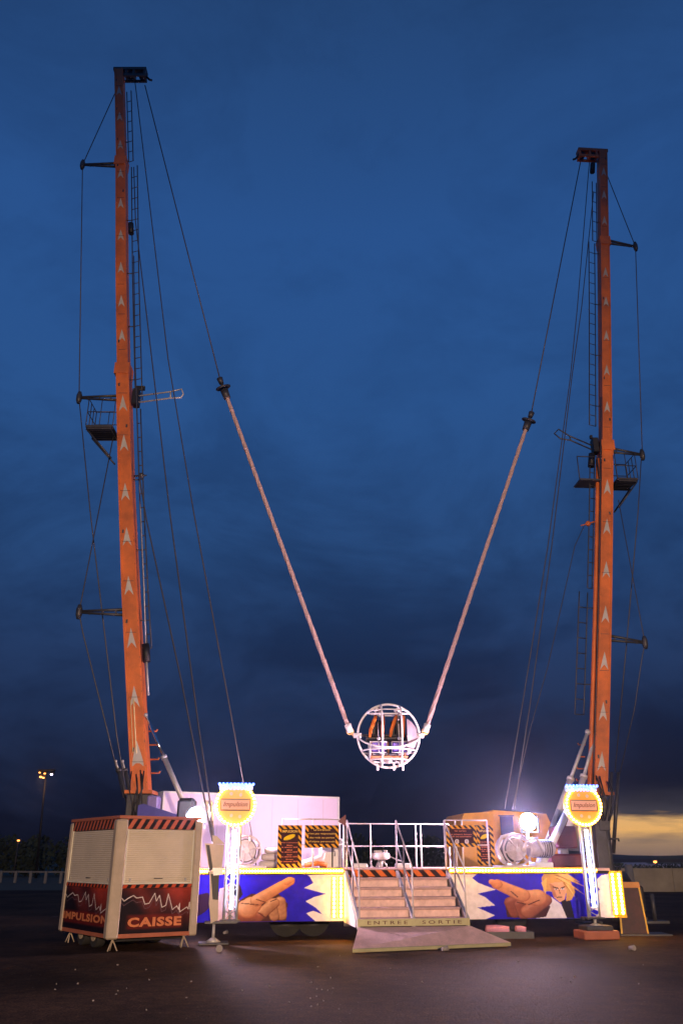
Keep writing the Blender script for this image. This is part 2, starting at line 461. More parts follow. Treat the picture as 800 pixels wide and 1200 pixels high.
# ------------------------------------------------------------------ ground
def ground_material():
    m = bpy.data.materials.new('dark_asphalt'); m.use_nodes = True
    t = m.node_tree; b = t.nodes['Principled BSDF']; L = t.links
    b.inputs['Specular IOR Level'].default_value = 0.05
    tcn = t.nodes.new('ShaderNodeTexCoord')
    def nz(s, d, r=0.6):
        n = t.nodes.new('ShaderNodeTexNoise'); n.inputs['Scale'].default_value = s; n.inputs['Detail'].default_value = d
        n.inputs['Roughness'].default_value = r; L.new(tcn.outputs['Object'], n.inputs['Vector']); return n.outputs[0]
    big = nz(0.35, 5); mid = nz(5.0, 8, 0.75); fine = nz(34, 4, 0.7)
    r1 = t.nodes.new('ShaderNodeValToRGB'); L.new(big, r1.inputs[0])
    r1.color_ramp.elements[0].position = 0.35; r1.color_ramp.elements[1].position = 0.68
    r1.color_ramp.elements[0].color = (0.018, 0.011, 0.0065, 1); r1.color_ramp.elements[1].color = (0.066, 0.038, 0.021, 1)
    mx = t.nodes.new('ShaderNodeMix'); mx.data_type = 'RGBA'; mx.blend_type = 'MULTIPLY'; mx.inputs[0].default_value = 1
    r2 = t.nodes.new('ShaderNodeMapRange'); r2.inputs[1].default_value = 0.3; r2.inputs[2].default_value = 0.7
    r2.inputs[3].default_value = 0.30; r2.inputs[4].default_value = 1.9
    L.new(mid, r2.inputs[0]); L.new(r1.outputs[0], mx.inputs[6]); L.new(r2.outputs[0], mx.inputs[7])
    r3 = t.nodes.new('ShaderNodeMapRange'); r3.inputs[1].default_value = 0.35; r3.inputs[2].default_value = 0.65
    r3.inputs[3].default_value = 0.35; r3.inputs[4].default_value = 1.8
    L.new(fine, r3.inputs[0])
    mx2 = t.nodes.new('ShaderNodeMix'); mx2.data_type = 'RGBA'; mx2.blend_type = 'MULTIPLY'; mx2.inputs[0].default_value = 1
    L.new(mx.outputs[2], mx2.inputs[6]); L.new(r3.outputs[0], mx2.inputs[7])
    vo = t.nodes.new('ShaderNodeTexVoronoi'); vo.inputs['Scale'].default_value = 9.0; L.new(tcn.outputs['Object'], vo.inputs['Vector'])
    lt = t.nodes.new('ShaderNodeMath'); lt.operation = 'LESS_THAN'; lt.inputs[1].default_value = 0.085; L.new(vo.outputs['Distance'], lt.inputs[0])
    sc_ = t.nodes.new('ShaderNodeSeparateColor'); L.new(vo.outputs['Color'], sc_.inputs[0])
    gt = t.nodes.new('ShaderNodeMath'); gt.operation = 'GREATER_THAN'; gt.inputs[1].default_value = 0.80; L.new(sc_.outputs[0], gt.inputs[0])
    mu = t.nodes.new('ShaderNodeMath'); mu.operation = 'MULTIPLY'; L.new(lt.outputs[0], mu.inputs[0]); L.new(gt.outputs[0], mu.inputs[1])
    mx3 = t.nodes.new('ShaderNodeMix'); mx3.data_type = 'RGBA'; L.new(mu.outputs[0], mx3.inputs[0])
    L.new(mx2.outputs[2], mx3.inputs[6]); mx3.inputs[7].default_value = (0.22, 0.20, 0.18, 1)
    L.new(mx3.outputs[2], b.inputs['Base Color'])
    rr = t.nodes.new('ShaderNodeMapRange'); rr.inputs[3].default_value = 0.62; rr.inputs[4].default_value = 0.95
    L.new(mid, rr.inputs[0]); L.new(rr.outputs[0], b.inputs['Roughness'])
    bp = t.nodes.new('ShaderNodeBump'); bp.inputs['Strength'].default_value = 0.7; bp.inputs['Distance'].default_value = 0.02
    L.new(fine, bp.inputs['Height'])
    bp2 = t.nodes.new('ShaderNodeBump'); bp2.inputs['Strength'].default_value = 0.5; bp2.inputs['Distance'].default_value = 0.05
    L.new(mid, bp2.inputs['Height']); L.new(bp.outputs[0], bp2.inputs['Normal']); L.new(bp2.outputs[0], b.inputs['Normal'])
    return m
mb = MB()
def quad_grid(x0, x1, y0, y1, nx, ny, z):
    vs = [(x0+(x1-x0)*i/nx, y0+(y1-y0)*j/ny, z) for j in range(ny+1) for i in range(nx+1)]
    fs = [(j*(nx+1)+i, j*(nx+1)+i+1, (j+1)*(nx+1)+i+1, (j+1)*(nx+1)+i) for j in range(ny) for i in range(nx)]
    mb.add(vs, fs)
quad_grid(-1500, 1500, -60, 3000, 6, 6, 0.0)
g_o = mb.build('ground', ground_material()); tag(g_o, 'dark asphalt car park ground', kind='structure')
g_o.location.z = 0
# grass strip beyond the car park
mb = MB()
mb.add([(-200, 48, .004), (240, 48, .004), (240, 330, .004), (-200, 330, .004)], [(0, 1, 2, 3)])
o = mb.build('grass_field', mat('dark_grass', (0.035, 0.042, 0.02), 0.95, var=0.4, vscale=0.4, bump=0.5)); tag(o, kind='structure')
o.location.z = 0.004
# low hills on the horizon
mb = MB()
n = 60; vs = []; fs = []
for i in range(n+1):
    a = -0.95 + 1.9*i/n; d = 900
    h = 3.5 + 3.0*math.sin(i*0.37+1) + 2.0*math.sin(i*0.9) + (2.5 if a > 0 else 0)
    x, y = d*math.tan(a), d
    vs += [(x, y, -1), (x, y+20, max(2.0, h)), (x, y+200, -1)]
for i in range(n):
    for k in range(2):
        a = i*3+k; fs.append((a, a+3, a+4, a+1))
mb.add(vs, fs, True)
o = mb.build('hills', M['foliage']); tag(o, kind='structure')

# ------------------------------------------------------------------ car park floodlight mast standing behind the photographer
LP = Vector((9.0, -44.0, 0))
lt = thing('car_park_lamp', 'tall grey car park lamp post with a sodium head standing behind the viewer', 'lamp post', LP)
mb = MB(Matrix.Translation(LP)); mb.tube([(0, 0, 0), (0, 0, 8.4)], 0.11, 12, 0.06); mb.box(-.2, .2, -.2, .2, 0, .03)
mb.build('pole', M['galv'], lt)
mb = MB(Matrix.Translation(LP)); mb.box(-.35, .35, .0, .5, 8.35, 8.55, b=.03)
mb.build('lamp_head', M['dark_steel'], lt)
mb = MB(Matrix.Translation(LP)); mb.box(-.3, .3, .505, .52, 8.37, 8.53); mb.build('lens', M['sodium'], lt)
sp = lamp('sodium_lamp', 'SPOT', LP + Vector((0, .65, 8.45)), CARPARK_W, (1.0, 0.66, 0.42), lt, spot_size=R(46), spot_blend=1.0, shadow_soft_size=0.15)
aim(sp, LP + Vector((0, .65, 8.45)), Vector((0.5, 21, 2.5)), lt)

# ------------------------------------------------------------------ added scattering volume that puts a bloom-like glow round the lamps
def bloom_volume():
    m = bpy.data.materials.new('bloom_volume_mat'); m.use_nodes = True; t = m.node_tree; t.nodes.clear()
    o_ = t.nodes.new('ShaderNodeOutputMaterial'); v = t.nodes.new('ShaderNodeVolumePrincipled')
    v.inputs['Color'].default_value = (.62, .70, 1, 1); v.inputs['Density'].default_value = BLOOM_DENSITY; v.inputs['Anisotropy'].default_value = 0.93
    t.links.new(v.outputs[0], o_.inputs['Volume'])
    mb = MB(); mb.box(-75, 85, -40, 135, -1, 34)
    o = mb.build('bloom_volume', m); tag(o, kind='stuff'); o.display_type = 'WIRE'
BLOOM_DENSITY = 0.0005
bloom_volume()
# ------------------------------------------------------------------ stage frame
ST_A = R(9.5); ST_O = Vector((-2.98, 19.0, 0)); ST_L = 9.2; DECK = 1.38
FS = Matrix.Translation(ST_O) @ Matrix.Rotation(ST_A, 4, 'Z'); FSI = FS.inverted()
def st_px(px, py, v=0.0):
    """where the sight line through a photo point meets the stage plane at depth v: (u, z)"""
    o = FSI @ Vector((0, 0, CAMH)); d = FSI.to_3x3() @ ray(px, py)
    k = (v - o.y)/d.y; p = o + d*k
    return p.x, p.z
def stp(px, py, v=0.0):
    u, z = st_px(px, py, v); return FS @ Vector((u, v, z))

stage = thing('fairground_stage', 'wide low fairground ride platform with blue painted front and amber bulb edge', 'ride platform', ST_O, ST_A)
uL = st_px(403, 1050)[0]; uR0 = st_px(526, 1050)[0]
# chassis under the deck
mb = MB(FS)
mb.box(0.05, ST_L-0.02, 0.10, 2.7, 1.16, DECK-0.06)
mb.box(0.3, ST_L-0.3, 0.35, 0.5, 0.5, 1.158); mb.box(0.3, ST_L-0.3, 2.1, 2.25, 0.5, 1.158)
for k in range(9): mb.box(0.4+k*1.0, 0.5+k*1.0, 0.503, 2.097, 0.75, 0.95)
mb.build('chassis', M['black_steel'], stage)
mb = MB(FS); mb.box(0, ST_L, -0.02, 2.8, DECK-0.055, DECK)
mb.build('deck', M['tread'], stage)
for (px, vv) in ((335, .95), (367, .95), (600, .95)):
    u = st_px(px, 1085, vv)[0]
    mb = MB(FS); pts = [(u, vv, .38), (u, vv+.24, .38)]; mb.tube(pts, .38, 28)
    w = mb.build('wheel', M['rubber'], stage)
    mb = MB(FS); mb.tube([(u, vv-.01, .38), (u, vv+.1, .38)], .17, 20); mb.build('rim', M['black_steel'], w)

PZ0, PZ1 = 0.36, 1.26
# ---- left mural
W1 = uL - 0.0
def skin(t, base=(232, 150, 96), d=(120, 62, 40)):
    t = np.clip(t, 0, 1)[..., None]
    return np.array(d, float)*(1-t)+np.array(base, float)*t
def capsule(img, X, Y, a, b, ra, rb, base=(255, 190, 134), d=(178, 98, 62), lx=-0.35, ly=-0.7):
    dist, t = segd(X, Y, a, b); r = ra + (rb-ra)*t
    q = dist/np.maximum(r, .01); msk = q < 1
    cx = a[0]+(b[0]-a[0])*t; cy = a[1]+(b[1]-a[1])*t
    s = ((X-cx)*lx+(Y-cy)*ly)/np.maximum(r, .01)
    sh = 0.60+0.46*s - 0.9*np.clip(q-0.80, 0, 1)*2 + .03*np.sin(t*19+q*4)
    c = skin(sh, base, d)
    hl = np.clip(1-((s-.45)/.28)**2, 0, 1)[..., None]*.30*np.clip(1-q, 0, 1)[..., None]
    c = c*(1-hl)+np.array([255, 236, 214.])*hl
    img[msk] = c[msk]
    return img
def mural_left(X, Zg):
    # artwork laid out on an 800 x 245 sheet
    Px = 28 + X/W1*(690-28); Py = 292 - Zg/(PZ1-PZ0)*(292-48)
    img = np.zeros(X.shape+(3,)); g_ = (Py-48)/245
    img[:] = np.array([40, 16, 236.]) ; img -= g_[..., None]*np.array([18, 12, 35.])
    nz_ = 8*np.sin(Px/37)*np.sin(Py/23+Px/60); img += nz_[..., None]
    burst = [(720, 30), (520, 50), (532, 62), (548, 92), (505, 118), (560, 136), (608, 150), (552, 166), (512, 188), (560, 222), (592, 258), (548, 238), (516, 250), (566, 300), (720, 300)]
    over(img, inpoly(Px, Py, burst), (255, 246, 255))
    over(img, inpoly(Px, Py, [(28, 150), (70, 140), (100, 190), (60, 240), (28, 262)]), (46, 18, 70))
    # arm cuff, shirt and dark hair behind the fist
    over(img, inpoly(Px, Py, [(120, 120), (180, 100), (215, 190), (240, 292), (105, 292)]), (226, 190, 200))
    over(img, inpoly(Px, Py, [(188, 92), (214, 106), (226, 150), (208, 178), (184, 150), (176, 112)]), (40, 22, 34))
    over(img, inpoly(Px, Py, [(190, 230), (205, 185), (262, 148), (390, 150), (430, 200), (425, 288), (215, 292), (196, 262)]), (74, 34, 34))
    capsule(img, Px, Py, (395, 190), (405, 262), 27, 24, d=(96, 48, 34))
    capsule(img, Px, Py, (352, 196), (372, 268), 26, 22, d=(84, 40, 30))
    capsule(img, Px, Py, (300, 262), (368, 196), 28, 26, d=(120, 62, 42))
    capsule(img, Px, Py, (232, 258), (300, 268), 34, 24, base=(205, 112, 78), d=(90, 44, 34))
    capsule(img, Px, Py, (252, 222), (268, 206), 50, 44)
    capsule(img, Px, Py, (290, 182), (438, 82), 30, 23)
    capsule(img, Px, Py, (424, 88), (452, 74), 14, 9, base=(246, 180, 130))
    for a, b in (((288, 176), (330, 192)), ((300, 246), (338, 276)), ((222, 196), (296, 204)), ((352, 188), (378, 176))):
        d_, _ = segd(Px, Py, a, b); over(img, d_ < 2.4, (96, 44, 34))
    return img
pz = (PZ1-PZ0)
painted('mural_panel', FS @ Matrix.Translation((0, 0, PZ0)), W1, pz, 0.010, mural_left, stage)
# ---- right mural
W2 = ST_L - uR0
def mural_right(X, Zg):
    Px = -60 + X/W2*(500+60); Py = 207 - Zg/pz*(207-24)
    img = np.zeros(X.shape+(3,)); g_ = (Py-24)/183
    img[:] = np.array([40, 18, 236.]); img -= g_[..., None]*np.array([16, 12, 30.])
    img += (7*np.sin(Px/31)*np.sin(Py/19+Px/53))[..., None]
    over(img, inpoly(Px, Py, [(-80, 0), (60, 0), (20, 40), (40, 60), (98, 88), (35, 104), (60, 118), (92, 152), (32, 160), (90, 192), (40, 215), (-80, 215)]), (255, 246, 255))
    over(img, inpoly(Px, Py, [(520, 20), (470, 30), (440, 60), (460, 90), (425, 118), (455, 150), (415, 164), (450, 180), (430, 210), (520, 215)]), (255, 246, 255))
    # figure: dark sleeve, white shirt, face, swept fair hair
    over(img, inpoly(Px, Py, [(318, 128), (352, 136), (360, 207), (326, 207)]), (26, 20, 30))
    over(img, inpoly(Px, Py, [(255, 100), (285, 118), (318, 150), (334, 207), (225, 207), (250, 150)]), (240, 232, 238))
    over(img, inpoly(Px, Py, [(262, 96), (258, 40), (275, 12), (318, 6), (352, 34), (372, 100), (356, 132), (336, 138), (340, 100)]), (214, 160, 84))
    over(img, inpoly(Px, Py, [(283, 62), (330, 58), (342, 92), (332, 130), (314, 142), (294, 120)]), (232, 168, 122))
    over(img, inpoly(Px, Py, [(283, 62), (296, 70), (306, 120), (294, 120)]), (196, 126, 88))
    for tip, b0, b1 in (((404, 112), (300, 32), (330, 40)), ((410, 80), (300, 22), (336, 26)), ((392, 60), (290, 14), (340, 14)),
                        ((370, 124), (322, 40), (346, 60)), ((268, 112), (256, 60), (276, 40))):
        over(img, inpoly(Px, Py, [b0, b1, tip]), (238, 192, 104))
    for tip, b0, b1 in (((388, 96), (306, 40), (316, 42)), ((396, 74), (304, 28), (312, 26)), ((362, 112), (330, 60), (336, 58))):
        over(img, inpoly(Px, Py, [b0, b1, tip]), (178, 116, 52))
    for a, b, w_ in (((296, 78), (312, 84), 2.6), ((322, 84), (336, 78), 2.4), ((306, 122), (322, 120), 2.0), ((316, 92), (318, 106), 1.2)):
        d_, _ = segd(Px, Py, a, b); over(img, d_ < w_, (74, 38, 34))
    for c in ((305, 88), (328, 87)):
        over(img, np.hypot((Px-c[0])/5.5, (Py-c[1])/2.8) < 1, (240, 236, 236)); over(img, np.hypot(Px-c[0], Py-c[1]) < 2.2, (30, 24, 40))
    # pointing fist
    over(img, inpoly(Px, Py, [(125, 140), (150, 105), (262, 100), (280, 160), (262, 200), (215, 207), (130, 200)]), (70, 32, 30))
    capsule(img, Px, Py, (148, 142), (156, 188), 25, 16, base=(190, 104, 74), d=(80, 38, 30))
    capsule(img, Px, Py, (180, 150), (186, 196), 24, 16, base=(190, 104, 74), d=(76, 36, 30))
    capsule(img, Px, Py, (205, 178), (262, 132), 28, 26, base=(226, 140, 96), d=(104, 52, 38))
    capsule(img, Px, Py, (206, 120), (238, 122), 30, 34)
    capsule(img, Px, Py, (188, 112), (104, 66), 26, 20)
    capsule(img, Px, Py, (104, 66), (86, 56), 18, 11, base=(246, 172, 122))
    for a, b in (((168, 140), (196, 148)), ((150, 96), (170, 118)), ((206, 150), (244, 132))):
        d_, _ = segd(Px, Py, a, b); over(img, d_ < 2.2, (92, 42, 34))
    return img
painted('mural_panel', FS @ Matrix.Translation((uR0, 0, PZ0)), W2, pz, 0.010, mural_right, stage)
# grey columns and hazard fascia either side of the stairs
u0, u1 = uL, uR0
painted('hazard_strip', FS @ Matrix.Translation((u0, -0.03, DECK-0.16)), u1-u0, 0.13, 0.01,
        lambda X, Y: hazard(X, Y, 0.27, (238, 120, 50), (44, 22, 22)), stage, 0.02)
# recessed front below the middle of the deck
mb = MB(FS); mb.box(u0+0.002, u1-0.002, .06, .09, PZ0, 1.158)
mb.build('front_panel', M['dark_steel'], stage)
mb = MB(FS); mb.box(u0+.004, u0+.13, -.06, .055, PZ0-.1, 1.20); mb.build('column', M['galv'], stage)
mb = MB(FS); mb.box(u1-.13, u1-.004, -.06, .055, PZ0-.1, 1.20); mb.build('column', M['galv'], stage)

# ---- bulb rows
def bulb_proto(parent, m, r=0.019):
    mb = MB(XF[parent.name]); mb.sphere((0, 0, 0), r, seg=8, rings=5)
    return mb.build('bulb', m, parent)
lt_ = lambda *a: None
light_rows = []
def bulb_row(name, label, p0, p1, n, m, tray=True, normal=(0, -1, 0), w=0.055, r=0.021, group=None, cat='light string', every=1):
    """a light channel between two stage points p0 and p1 (u, v, z)"""
    a = FS @ Vector(p0); b = FS @ Vector(p1)
    t = thing(name, label, cat, a, ST_A, group)
    F = FS
    d = Vector(p1)-Vector(p0)
    mb = MB(FS); nrm = Vector(normal)
    side = d.cross(nrm).normalized()*w; bk = nrm.normalized()*-0.02
    q = [Vector(p0)-side, Vector(p1)-side, Vector(p1)+side, Vector(p0)+side]
    q = [x - nrm*0.012 for x in q]
    vs = [tuple(x) for x in q]+[tuple(x+bk) for x in q]
    mb.add(vs, [(0, 1, 2, 3), (7, 6, 5, 4), (0, 4, 5, 1), (1, 5, 6, 2), (2, 6, 7, 3), (3, 7, 4, 0)])
    mb.build('channel', M['yellow_trim'] if m in (M['amber'], M['amber_small']) else M['white'], t)
    pr = bulb_proto(t, m, r)
    for k in range(n):
        L = (FSI @ a) ; P = Vector(p0)+d*(k+.5)/n
        loc = Vector(p0)*-1 + P
        if k == 0: pr.location = loc
        else: copy_child(pr, t, loc)
    return t
zt = DECK - 0.045
bulb_row('bulb_strip', 'row of amber bulbs along the deck edge above the left mural', (0.32, -0.05, zt), (uL-0.02, -0.05, zt), 44, M['amber_small'])
bulb_row('bulb_strip', 'row of amber bulbs along the deck edge above the right mural', (uR0+0.02, -0.05, zt), (ST_L-.32, -0.05, zt), 48, M['amber_small'])
for du in (0.07, 0.22):
    bulb_row('bulb_strip', 'upright amber bulb row at the right end of the left mural, %s the stairs' % ('nearest' if du < .1 else 'second from'),
             (uL-du, -0.03, 0.42), (uL-du, -0.03, 1.22), 10, M['amber_small'], r=.028)
# short lit return behind the ticket booth
ua = st_px(229, 1018, -.05)[0]
bulb_row('bulb_strip', 'short row of amber bulbs beside the right pillar of the ticket booth', (ua-.02, -0.06, zt), (ua+.27, -.06, zt), 6, M['amber_small'])

# ---- side light box at the right end
uE = ST_L
for k, uu in enumerate((0.16, 0.32)):
    bulb_row('bulb_strip', 'upright amber bulb row at the right end of the stage, %s' % ('inner one' if k == 0 else 'outermost one'),
             (uE+uu-.12, -0.03-.0, 0.42), (uE+uu-.12, -0.03, 1.28), 11, M['amber_small'], r=.030, w=.07)
mb = MB(FS); mb.box(ST_L+.001, ST_L+.30, 0.0, .03, .36, 1.32); mb.build('end_panel', M['yellow_trim'], stage)
mb = MB(FS); mb.box(ST_L+.05, ST_L+.24, 0.031, .5, .36, 1.30); mb.build('side_panel', M['black_steel'], stage)

# ------------------------------------------------------------------ stairs and ramp
stf = thing('entrance_stairs', 'pink tread plate stairs with entrance and exit lettering on the lowest riser', 'stairs', FS @ Vector((uL, 0, 0)), ST_A)
s0 = st_px(405, 1022, -.02)[0]; s1 = st_px(523, 1022, -.02)[0]
b0 = st_px(420, 1080, -1.62)[0]; b1 = st_px(548, 1080, -1.62)[0]
NST = 5; zb, zt_ = 0.50, DECK-0.02
def slerp(k): return s0+(b0-s0)*k, s1+(b1-s1)*k
for k in range(NST):
    # k = 0 lowest tread
    f0 = 1-(k)/NST; f1 = 1-(k+1)/NST
    z = zb + (zt_-0.16-zb)*k/(NST-1)
    v0, v1 = -1.60*f0 - .02, -1.60*f1 - .02
    a0, a1 = slerp(f0)
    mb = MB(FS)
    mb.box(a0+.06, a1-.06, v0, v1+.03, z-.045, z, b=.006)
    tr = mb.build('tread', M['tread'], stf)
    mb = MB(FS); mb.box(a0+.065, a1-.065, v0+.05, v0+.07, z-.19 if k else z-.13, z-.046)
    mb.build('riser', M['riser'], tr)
for (aa, bb) in ((s0, b0), (s1, b1), ((s0+s1)/2, (b0+b1)/2)):
    mb = MB(FS)
    vs = [(bb-.03, -1.64, .30), (bb+.03, -1.64, .30), (bb+.03, -1.64, .50), (bb-.03, -1.64, .50),
          (aa-.03, -.06, DECK-.30), (aa+.03, -.06, DECK-.30), (aa+.03, -.06, DECK-.04), (aa-.03, -.06, DECK-.04)]
    mb.add(vs, [(0, 1, 2, 3), (7, 6, 5, 4), (0, 4, 5, 1), (1, 5, 6, 2), (2, 6, 7, 3), (3, 7, 4, 0)])
    mb.build('stringer', M['galv'], stf)
# lit side cheeks
for (aa, bb, s) in ((s0-.035, b0-.035, -1), (s1+.035, b1+.035, 1)):
    mb = MB(FS)
    vs = [(bb, -1.5, .34), (aa, -.08, .34), (aa, -.08, DECK-.07), (bb, -1.5, .46)]
    e_ = .012*s
    vs += [(x+e_, y, z) for x, y, z in vs]
    mb.add(vs, [(0, 1, 2, 3), (7, 6, 5, 4), (0, 4, 5, 1), (1, 5, 6, 2), (2, 6, 7, 3), (3, 7, 4, 0)])
    mb.build('side_cheek', M['white'], stf)
# lettered strip
mb = MB(FS); mb.box(b0-.02, b1+.02, -1.685, -1.645, .365, .495, b=.004); strip = mb.build('name_strip', mat('brass_strip', (.42, .40, .22), .5, .2), stf)
mb = MB(FS)
put_text(mb, 'ENTREE', b0+(b1-b0)*.255, .43, .80, .062, -1.6885, .008, 0, 1.5)
mb.build('lettering', mat('dark_red_letters', (.10, .03, .02), .6), strip); mb = MB(FS)
put_text(mb, 'SORTIE', b0+(b1-b0)*.75, .43, .80, .062, -1.6885, .008, 0, 1.5)
mb.build('lettering', mat('dark_red_letters', (.10, .03, .02), .6), strip)
# ramp
FL = atz(413, 1112, .07); FR = atz(598, 1104.5, .07); BL = FS @ Vector((b0-.02, -1.70, .355)); BR = FS @ Vector((b1+.03, -1.70, .355))
ramp_t = thing('entrance_ramp', 'sloping pink metal ramp resting on wood blocks before the stairs', 'ramp', (FL+FR)/2*1.0, ST_A)
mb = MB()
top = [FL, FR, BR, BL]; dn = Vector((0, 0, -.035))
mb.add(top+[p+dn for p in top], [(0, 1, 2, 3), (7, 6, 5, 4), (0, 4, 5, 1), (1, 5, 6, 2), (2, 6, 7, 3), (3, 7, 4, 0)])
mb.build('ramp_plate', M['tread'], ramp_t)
# raised lip
mb = MB()
lip = [FL, FR]; d_ = (FL-BL).normalized()*.03
mb.add([FL+Vector((0, 0, .004)), FR+Vector((0, 0, .004)), FR+d_+Vector((0, 0, .004)), FL+d_+Vector((0, 0, .004)),
        FL-Vector((0, 0, .05)), FR-Vector((0, 0, .05)), FR+d_-Vector((0, 0, .05)), FL+d_-Vector((0, 0, .05))],
       [(3, 2, 1, 0), (4, 5, 6, 7), (0, 1, 5, 4), (1, 2, 6, 5), (2, 3, 7, 6), (3, 0, 4, 7)])
mb.build('ramp_edge', mat('brass_strip', (1, 1, 1)), ramp_t)
for k, (t, lb) in enumerate(((.04, 'left corner'), (.5, 'middle'), (.94, 'right corner'))):
    p = FL.lerp(FR, t) + (BL-FL)*0.06
    mb = MB(Matrix.Translation((p.x, p.y, 0)) @ Matrix.Rotation(ST_A, 4, 'Z')); mb.box(-.11, .11, -.04, .12, 0.0, .04, b=.008)
    o = mb.build('wood_block', mat('scrap_wood', (.32, .13, .05), .8, var=.3)); tag(o, 'low wooden block under the %s of the ramp front' % lb, 'block', 'wood blocks under the ramp')

# handrails
def rail_tube(mbx, pts, r=.017): mbx.tube(pts, r, 8)
def stair_rail(name, label, ub, ut, top_px=None):
    t = thing(name, label, 'handrail', FS @ Vector((ub, -1.62, .45)), ST_A, 'stair handrails')
    P0 = (ub, -1.60, .45); P1 = (ut, -.05, DECK)
    H = .98
    for f in (0, .5, 1.0):
        p = Vector(P0).lerp(Vector(P1), f)
        mb = MB(FS); rail_tube(mb, [p, p+Vector((0, 0, H))]); mb.build('post', M['rail'], t)
    for h in (H, .5):
        mb = MB(FS); rail_tube(mb, [Vector(P0)+Vector((0, 0, h)), Vector(P1)+Vector((0, 0, h))]); mb.build('rail', M['rail'], t)
stair_rail('stair_handrail', 'pale tubular handrail on the left side of the stairs', b0+.02, s0+.02)
stair_rail('stair_handrail', 'pale tubular handrail down the middle of the stairs', (b0+b1)/2, (s0+s1)/2)
stair_rail('stair_handrail', 'pale tubular handrail on the right side of the stairs', b1-.02, s1-.02)

# deck railing round the middle
def deck_rail(name, label, pts, posts, hts=(1.0, .48), cat='railing'):
    t = thing(name, label, cat, FS @ Vector(pts[0]), ST_A, 'deck railings')
    for h in hts:
        mb = MB(FS); rail_tube(mb, [Vector(p)+Vector((0, 0, h)) for p in pts], .014); mb.build('rail', M['rail'], t)
    for p in posts:
        mb = MB(FS); rail_tube(mb, [Vector(p), Vector(p)+Vector((0, 0, hts[0]))], .019); mb.build('post', M['rail'], t)
    return t
vb = 2.4
ub0 = st_px(398, 985, vb)[0]; ub1 = st_px(526, 985, vb)[0]
um = st_px(434, 985, vb)[0]; um2 = st_px(487, 985, vb)[0]; um3 = st_px(493, 985, vb)[0]
deck_rail('deck_railing', 'long pale railing across the back of the deck behind the stairs', [(ub0, vb, DECK), (ub1, vb, DECK)],
          [(ub0, vb, DECK), (um, vb, DECK), (um2, vb, DECK), (um3, vb, DECK), (ub1, vb, DECK)])
uu = s1+.02
deck_rail('deck_railing', 'railing on the deck front carrying the right hazard boards', [(uu, .06, DECK), (uu+1.0, .06, DECK)],
          [(uu, .06, DECK), (uu+.25, .06, DECK), (uu+.40, .06, DECK), (uu+1.0, .06, DECK)])
uq = s0-.03
deck_rail('deck_railing', 'railing on the deck front carrying the left hazard boards', [(uq-1.35, .06, DECK), (uq, .06, DECK)],
          [(uq-1.35, .06, DECK), (uq-.68, .06, DECK), (uq, .06, DECK)])
# gusset at the top of the left stair rail
mb = MB(FS); mb.prism([(uq-.14, DECK+.96), (uq+.03, DECK+1.10), (uq+.03, DECK+.86)], -.03, 0.0)
o = mb.build('warning_flag', M['red']); tag(o, 'small dark red triangular plate on the rail post left of the stairs', 'plate')

